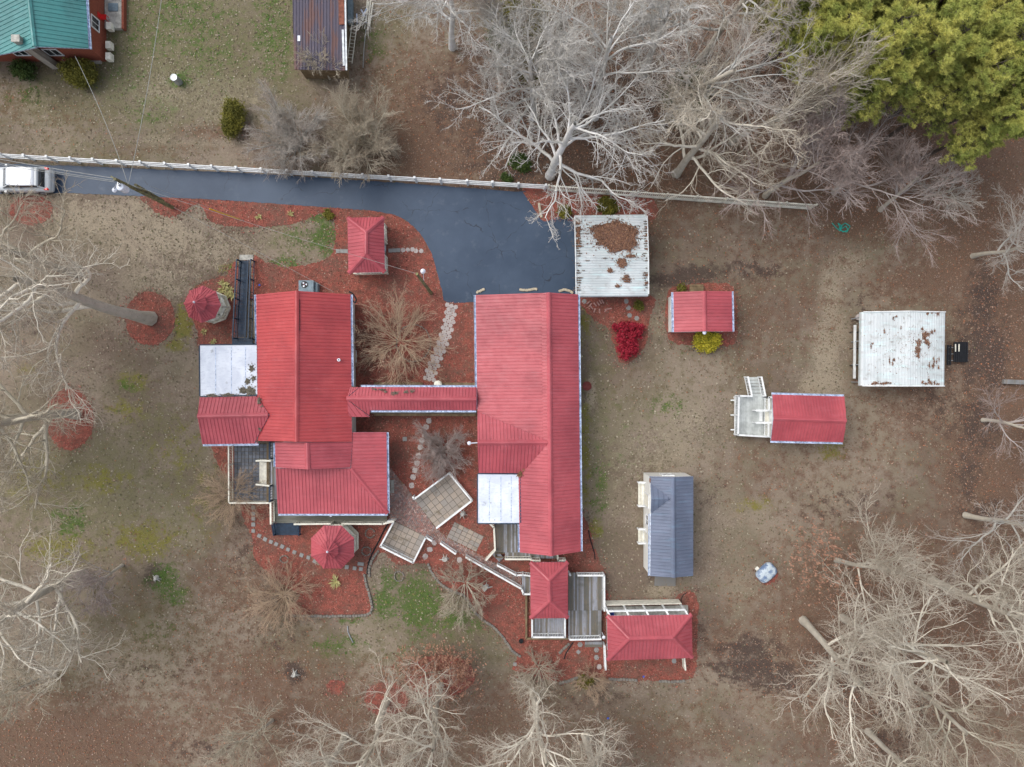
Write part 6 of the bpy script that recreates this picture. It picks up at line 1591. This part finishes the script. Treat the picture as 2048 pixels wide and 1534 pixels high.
# ------------------------------------------------------------------ rusty shed, ladder, pipes
sR = thing('shed', 'old shed with dark rusty metal roof at the top of the yard', 'shed', P(640, 70, 0))
roof(sR, [[(583,-60,2.3),(690,-60,2.9),(693,141,2.9),(589,139,2.3)]], M['rust_roof'], along=(0, 1, 0), rib=.24, nrib=2, deckmat=M['old_wood'], thick=.05)
a, b = P(690, -60, 2.96), P(693, 141, 2.96); MB().bar(a, b, .12, .12).build('edge_trim', M['steel'], sR)
walls(sR, [(586,-60),(689,-60),(691,138),(588,138)], 2.3, .25, M['old_wood'])
a, b = P(686, 60, 2.93), P(688, 132, 2.93); MB().bar(a+Vector((0,0,.05)), b+Vector((0,0,.05)), .16, .03).build('roof_patch', M['steel'], sR)
a, b = P(682, -40, 2.88), P(684, 50, 2.88); MB().bar(a+Vector((0,0,.06)), b+Vector((0,0,.06)), .42, .02).build('rust_sheet', simple('orange_rust_sheet', (.20, .075, .05), .85, .4, 4), sR)
a = P(598, 77, 2.4); MB().box((a.x, a.y, a.z+.02), (.20, .42, .04)).build('roof_patch', M['lamp_white'], sR)
ld = thing('ladder', 'wooden ladder lying on the ground beside the rusty shed', 'ladder', P(702, 90, .3))
p0_, p1_ = P(709, 48, .5), P(699, 126, .4); d = (p1_-p0_).normalized(); sd = d.cross(Vector((0, 0, 1))).normalized()*.2
for s_ in (-1, 1): MB().bar(p0_+sd*s_, p1_+sd*s_, .05, .08).build('side_rail', M['cream'], ld)
n = 11
for i in range(n): c = p0_.lerp(p1_, (i+.5)/n); MB().bar(c-sd, c+sd, .03, .03).build('rung', M['cream'], ld)
for i, (x0, y0, x1, y1) in enumerate([(742,-5,735,60),(738,2,729,58),(746,5,739,52),(735,0,731,40)]):
    strip('metal_pipe', 'pale pipe leaning in the bundle right of the rusty shed', 'pipe', [(x0, y0), (x1, y1)], .05, 'cream', .25, 'pale pipes right of the rusty shed')
strip('metal_pipe', 'long thin pale pipe running down from the pipe bundle by the ladder', 'pipe', [(732, 58), (728, 95), (726, 135)], .035, 'wire', .3)
for i in range(9):
    x, y = 722+random.uniform(-8, 8), 35+random.uniform(-12, 12); a_ = random.uniform(0, PI); p = P(x, y, .2+.05*i)
    o = MB().box((p.x, p.y, p.z), (random.uniform(.5, 1.1), .10, .05), a_).build('scrap_board', M[('cream', 'fascia', 'deck')[i % 3]], None); props(o, 'short board in the scrap heap between rusty shed and pipe bundle', 'board', 'boards of the scrap heap by the rusty shed')
o = MB().box((*P(701, 25, .3)[:2], .3), (.4, 1.9, .5)).build('water_trough', M['grey_box'], None, bevel=.03); props(o, 'narrow blue grey trough at the head of the ladder', 'trough')
# white gutter length on stands, black pallet frame
gt = thing('trailer_tongue', 'white beam on dark stands along the west side of the east carport', 'beam', P(1709, 703))
a, b = P(1710, 650, .6), P(1708.5, 757, .6); MB().bar(a, b, .16, .14).build('beam', M['white'], gt)
for y in (664, 697, 731): p, q = P(1705, y, .5), P(1719, y, .5); MB().bar(p, q, .05, .05).bar(p, (p.x, p.y, .03), .05, .05).bar(q, (q.x, q.y, .03), .05, .05).build('stand', M['black'], gt)
pl = thing('flatbed_frame', 'black slatted trailer frame with pale boards on the east side of the carport', 'trailer', P(1915, 703))
for i in range(7):
    a, b = P(1909+i*4.2, 684, .5), P(1909+i*4.2-.5, 724, .5); MB().bar(a, b, .13, .06).build('slat', M['black'], pl)
for x in (1896, 1901): a, b = P(x, 690, .5), P(x-1, 730, .5); MB().bar(a, b, .12, .08).build('rail', M['black'], pl)
for y in (695, 708, 721): MB().bar(P(1896, y, .44), P(1936, y-1, .44), .05, .05).build('crossbar', M['steel'], pl)
for x, y in ((1911, 696), (1918, 696)): MB().bar(P(x, y-8, .56), P(x, y+7, .56), .08, .03).build('pale_board', M['cream'], pl)
for y in (692, 718):
    MB().tube(P(1925, y, .25)-Vector((0, .1, 0)), P(1925, y, .25)+Vector((0, .1, 0)), .22, .22, 16).build('wheel', M['black'], pl)
o = MB().bar(P(2006, 763, .3), P(2060, 765, .3), .35, .25).build('timber_beam', M['deck'], None); props(o, 'grey timber lying at the right edge beyond the east carport', 'timber')
for i, (px, py, l) in enumerate([(1287, 1353, 'small blue plastic scrap by the pale block row'), (519, 570, 'small blue scrap on the mulch behind the ramp'), (1216, 1436, 'tiny blue scrap at the edge of the bottom branches')]):
    p = P(px, py, .05); o = MB().box((p.x, p.y, .08), (.14, .12, .06), .5).build('plastic_scrap', simple('bright_blue_plastic', (.05, .12, .6), .5), None); props(o, l, 'scrap')

# ------------------------------------------------------------------ trees
TR = [
 # kind, px, py, scale, rot, crown material, label
 ('lichen',1100,352,1.12,.3,'bark_white','whitish lichen covered bare tree hanging over the driveway turning area'),
 ('lichen',1066,235,.92,1.9,'bark_white','whitish bare tree left of centre in the upper woodland'),
 ('oak1',1190,235,.95,3.1,'bark_white','pale dense bare tree in the middle of the upper woodland'),
 ('tall1',1322,250,.95,.8,'bark_grey','tall forked grey brown tree behind the leafy carport woods'),
 ('oak2',1285,150,.9,2.2,'bark_white','pale bare tree near the top edge above the forked trunk'),
 ('lichen',1120,110,.9,4.0,'bark_grey','grey bare tree at the top edge above the white lichen trees'),
 ('oak1',905,95,.9,.4,'bark_white','grey bare tree fanning down from the top edge right of the rusty shed'),
 ('fan',1010,150,.8,2.4,'bark_grey','thin grey tree at the left fringe of the upper woodland'),
 ('oak3',1352,348,.98,.9,'bark_pale','pale tan sycamore-like tree whose limbs hang over the picket fence'),
 ('fan',1462,285,1.05,.2,'bark_pale','large pale fan shaped tree left of the pines'),
 ('oak1',1400,120,.95,1.2,'bark_grey','grey bare tree at the top edge left of the olive thicket'),
 ('fan',1530,392,1.1,1.4,'bark_mauve','mauve grey bare tree spreading over the end of the picket fence'),
 ('fan',1668,385,1.05,3.3,'bark_mauve','mauve grey bare tree spreading below the pines'),
 ('small',1850,395,1.25,2.5,'bark_grey','thin grey tree below the right hand pines'),
 ('oak1',1945,512,.62,5.2,'bark_grey','grey bare tree at the right edge below the pines'),
 ('fan',1965,840,.75,.5,'bark_mauve','thin bare tree at the right edge beyond the timber'),
 ('oak1',1930,1030,.72,1.7,'bark_grey','bare tree at the right edge above the lower woods'),
 ('fan',1672,1120,.95,2.0,'bark_pale','bare tree at the top of the lower right woods behind the tub'),
 ('oak2',1862,1160,.9,.6,'bark_pale','thick trunked bare tree leaning to the right edge in the lower woods'),
 ('tall1',1685,1235,1.05,3.7,'bark_pale','long trunked pale tree in the middle of the lower right woods'),
 ('oak1',1606,1240,.98,4.9,'bark_pale','long trunked pale tree nearest the lawn in the lower right woods'),
 ('oak2',1735,1462,.7,2.9,'bark_pale','pale bare tree cut by the bottom edge right of the lawn'),
 ('oak1',1770,1330,.85,.1,'bark_tan','tan bare tree in the lower right corner woods'),
 ('oak1',775,1400,.8,5.6,'bark_pale','pale bare tree rising from the round mulch ring at the bottom'),
 ('oak2',880,1372,.85,1.0,'bark_pale','pale oak rising from the larger mulch ring at the bottom'),
 ('oak1',1066,1385,.88,2.1,'bark_pale','pale thick trunked tree at the bottom below the red pavilion'),
 ('small',545,1440,1.35,.7,'bark_tan','grey dead looking tree at the bottom edge left of centre'),
 ('oak2',302,637,1.42,2.6,'bark_pale','huge tan grey tree in the red mulch circle west of the house'),
 ('oak3',152,828,1.2,4.1,'bark_tan','large bare tree in the lower mulch circle at the left edge'),
 ('oak1',150,545,1.1,.9,'bark_tan','bare tree whose twigs reach over the parked car'),
 ('oak3',168,1148,1.15,4.6,'bark_pale','bare tree with several pale trunks at the left edge'),
 ('small',108,1346,1.5,1.1,'bark_tan','small forked tree in the bottom left lawn'),
 ('small',245,1130,1.3,3.0,'bark_mauve','slender small bare tree above the stump hole in the west lawn'),
 ('twiggy',596,288,1.08,.0,'bark_grey','misty grey multi stemmed tree on the left of the pair above the fence'),
 ('twiggy',728,288,1.12,1.5,'bark_tan','mauve tan multi stemmed tree on the right of the pair above the fence'),
 ('small',715,335,1.0,2.0,'bark_tan','small bare tree overhanging the white fence'),
 ('small',660,158,.85,.6,'bark_tan','small twisted bare tree reaching over the rusty roof'),
 ('willow',800,684,1.15,1.0,'bark_gold','golden brown weeping shrub filling the north courtyard'),
 ('twiggy',884,900,.75,.2,'bark_mauve','small brown bare tree in the south courtyard'),
 ('willow',470,988,.8,2.0,'bark_gold','golden twiggy shrub at the corner of the grey tiled patio'),
 ('willow',568,1190,.85,3.0,'bark_gold','golden brown twiggy shrub at the west end of the block row'),
 ('low',930,1165,1.4,1.0,'bark_tan','small tan bare shrub over the wavy block row'),
 ('low',1178,1355,.85,2.0,'bark_gold','golden shrub at the south bed beside the railed post'),
 ('low',1078,1335,1.15,.3,'bark_tan','tan bare shrub south of the red pavilion'),
 ('low',640,1120,.2,.3,'bark_pale','tiny dry shrub beside the octagonal gazebo path'),
 ('fan',1085,170,1.0,5.1,'bark_white','pale fan shaped tree at the left edge of the upper woods above the driveway'),
 
 ('fan',1760,420,.85,2.4,'bark_mauve','mauve grey tree reaching right under the pines'),
 ('oak1',690,1470,.8,2.2,'bark_pale','pale tree at the bottom edge left of the round mulch ring tree'),
 ('oak2',1170,1470,.85,.9,'bark_pale','pale tree at the bottom edge right of the thick trunk'),
]
for kd, x, y, s, rz, mt, lb_ in TR:
    sh_ = kd in ('willow', 'low', 'twiggy')
    place_tree(kd, x, y, s, rz, mt, lb_, None, lean=9 if y > 1340 and kd[:3] in ('oak', 'tal') else (4 if kd[:3] in ('oak', 'tal') else 0), sz=s*.72 if mt == 'bark_mauve' and kd == 'fan' else None, tr=mt if sh_ or mt == 'bark_white' else 'bark_trunk', name='bare_shrub' if kd in ('willow', 'low') else 'bare_tree', cat='shrub' if kd in ('willow', 'low') else 'tree')
PN = [('pine2',1530,180,.95,'outermost pine at the top left of the stand'),('pine1',1548,120,.85,'pine half cut by the top edge'),('pine2',1800,320,1.0,'pine hanging lowest over the brown woods'),('pine1',1880,300,.95,'pine filling the right corner'),('pine1',1545,215,.80,'leftmost pine at the top edge of the pine stand'),('pine2',1570,262,.92,'lower left pine bordering the bare fan tree'),('pine1',1640,262,.86,'pine in the middle of the stand'),('pine2',1632,330,.92,'lowest pine at the left of the stand'),
      ('pine2',1690,205,1.0,'pine in the upper middle of the stand'),('pine1',1716,330,.84,'pine in the lower middle of the stand'),('pine2',1770,270,1.0,'pine right of the middle of the stand'),('pine1',1790,365,.82,'pine beside the dark leaning trunk at the right'),
      ('pine2',1620,140,1.0,'pine at the top edge left of the middle'),('pine1',1745,140,.9,'pine at the top edge right of the middle'),('pine2',1850,330,.95,'pine at the right edge of the stand'),('pine1',1845,230,.9,'pine at the upper right corner'),('pine1',1590,190,.85,'second pine from the left at the top'),('pine2',1690,270,1.05,'tall pine in the centre of the stand'),('pine2',1560,160,1.0,'pine hugging the top edge above the fan tree'),('pine1',1680,160,.95,'pine at the top edge in the middle'),('pine1',1780,200,.95,'pine near the top right'),('pine2',1850,410,.85,'lowest pine at the right edge')]
for i, (kd, x, y, s, l) in enumerate(PN): place_tree(kd, x-18, y-38-(48 if y > 300 else 0), s*1.02, i*1.3, 'pine', 'yellow green '+l, 'pines of the upper right stand', name='pine_tree')
# rust coloured leaves still clinging to the oaks at the bottom and lower right
def clinging(label, spots, n, seed):
    r_ = np.random.default_rng(seed); C = []
    for x, y, h, R in spots:
        p = P(x, y, h); m = 60; C.append(np.array(p)+r_.normal(0, 1, (m, 3))*np.array([R, R, R*.5]))
    t = thing('oak_sapling', label, 'tree', P(spots[0][0], spots[0][1])); C = np.concatenate(C)
    me = add_leaf_cluster(C-np.array(org(t)), n//len(C), (.12, .12, .10), .085, seed, M['rust_leaf'], 'foliage', .5); link(bpy.data.objects.new('foliage', me), t)
    mb = MB(); b = P(sum(s[0] for s in spots)/len(spots), sum(s[1] for s in spots)/len(spots))
    for x, y, h, R in spots:
        p = P(x, y, h); mb.tube(b, b.lerp(p, .5)+Vector((0, 0, .8)), .05, .035, 6); mb.tube(b.lerp(p, .5)+Vector((0, 0, .8)), p, .035, .015, 5)
    mb.build('trunk', M['bark_tan'], t)
clinging('young oak with clinging rust leaves over the larger bottom mulch ring', [(800,1345,3,.9),(830,1335,3.2,.8),(870,1320,3.2,.8),(905,1325,3,.8),(930,1345,3,.8),(850,1360,3,1),(900,1370,3,1)], 2600, 81)
clinging('young oak with clinging rust leaves at the edge of the lower right woods', [(1625,1100,4,1),(1655,1085,4,1),(1630,1150,4,1),(1670,1160,4,1.2)], 1100, 82)
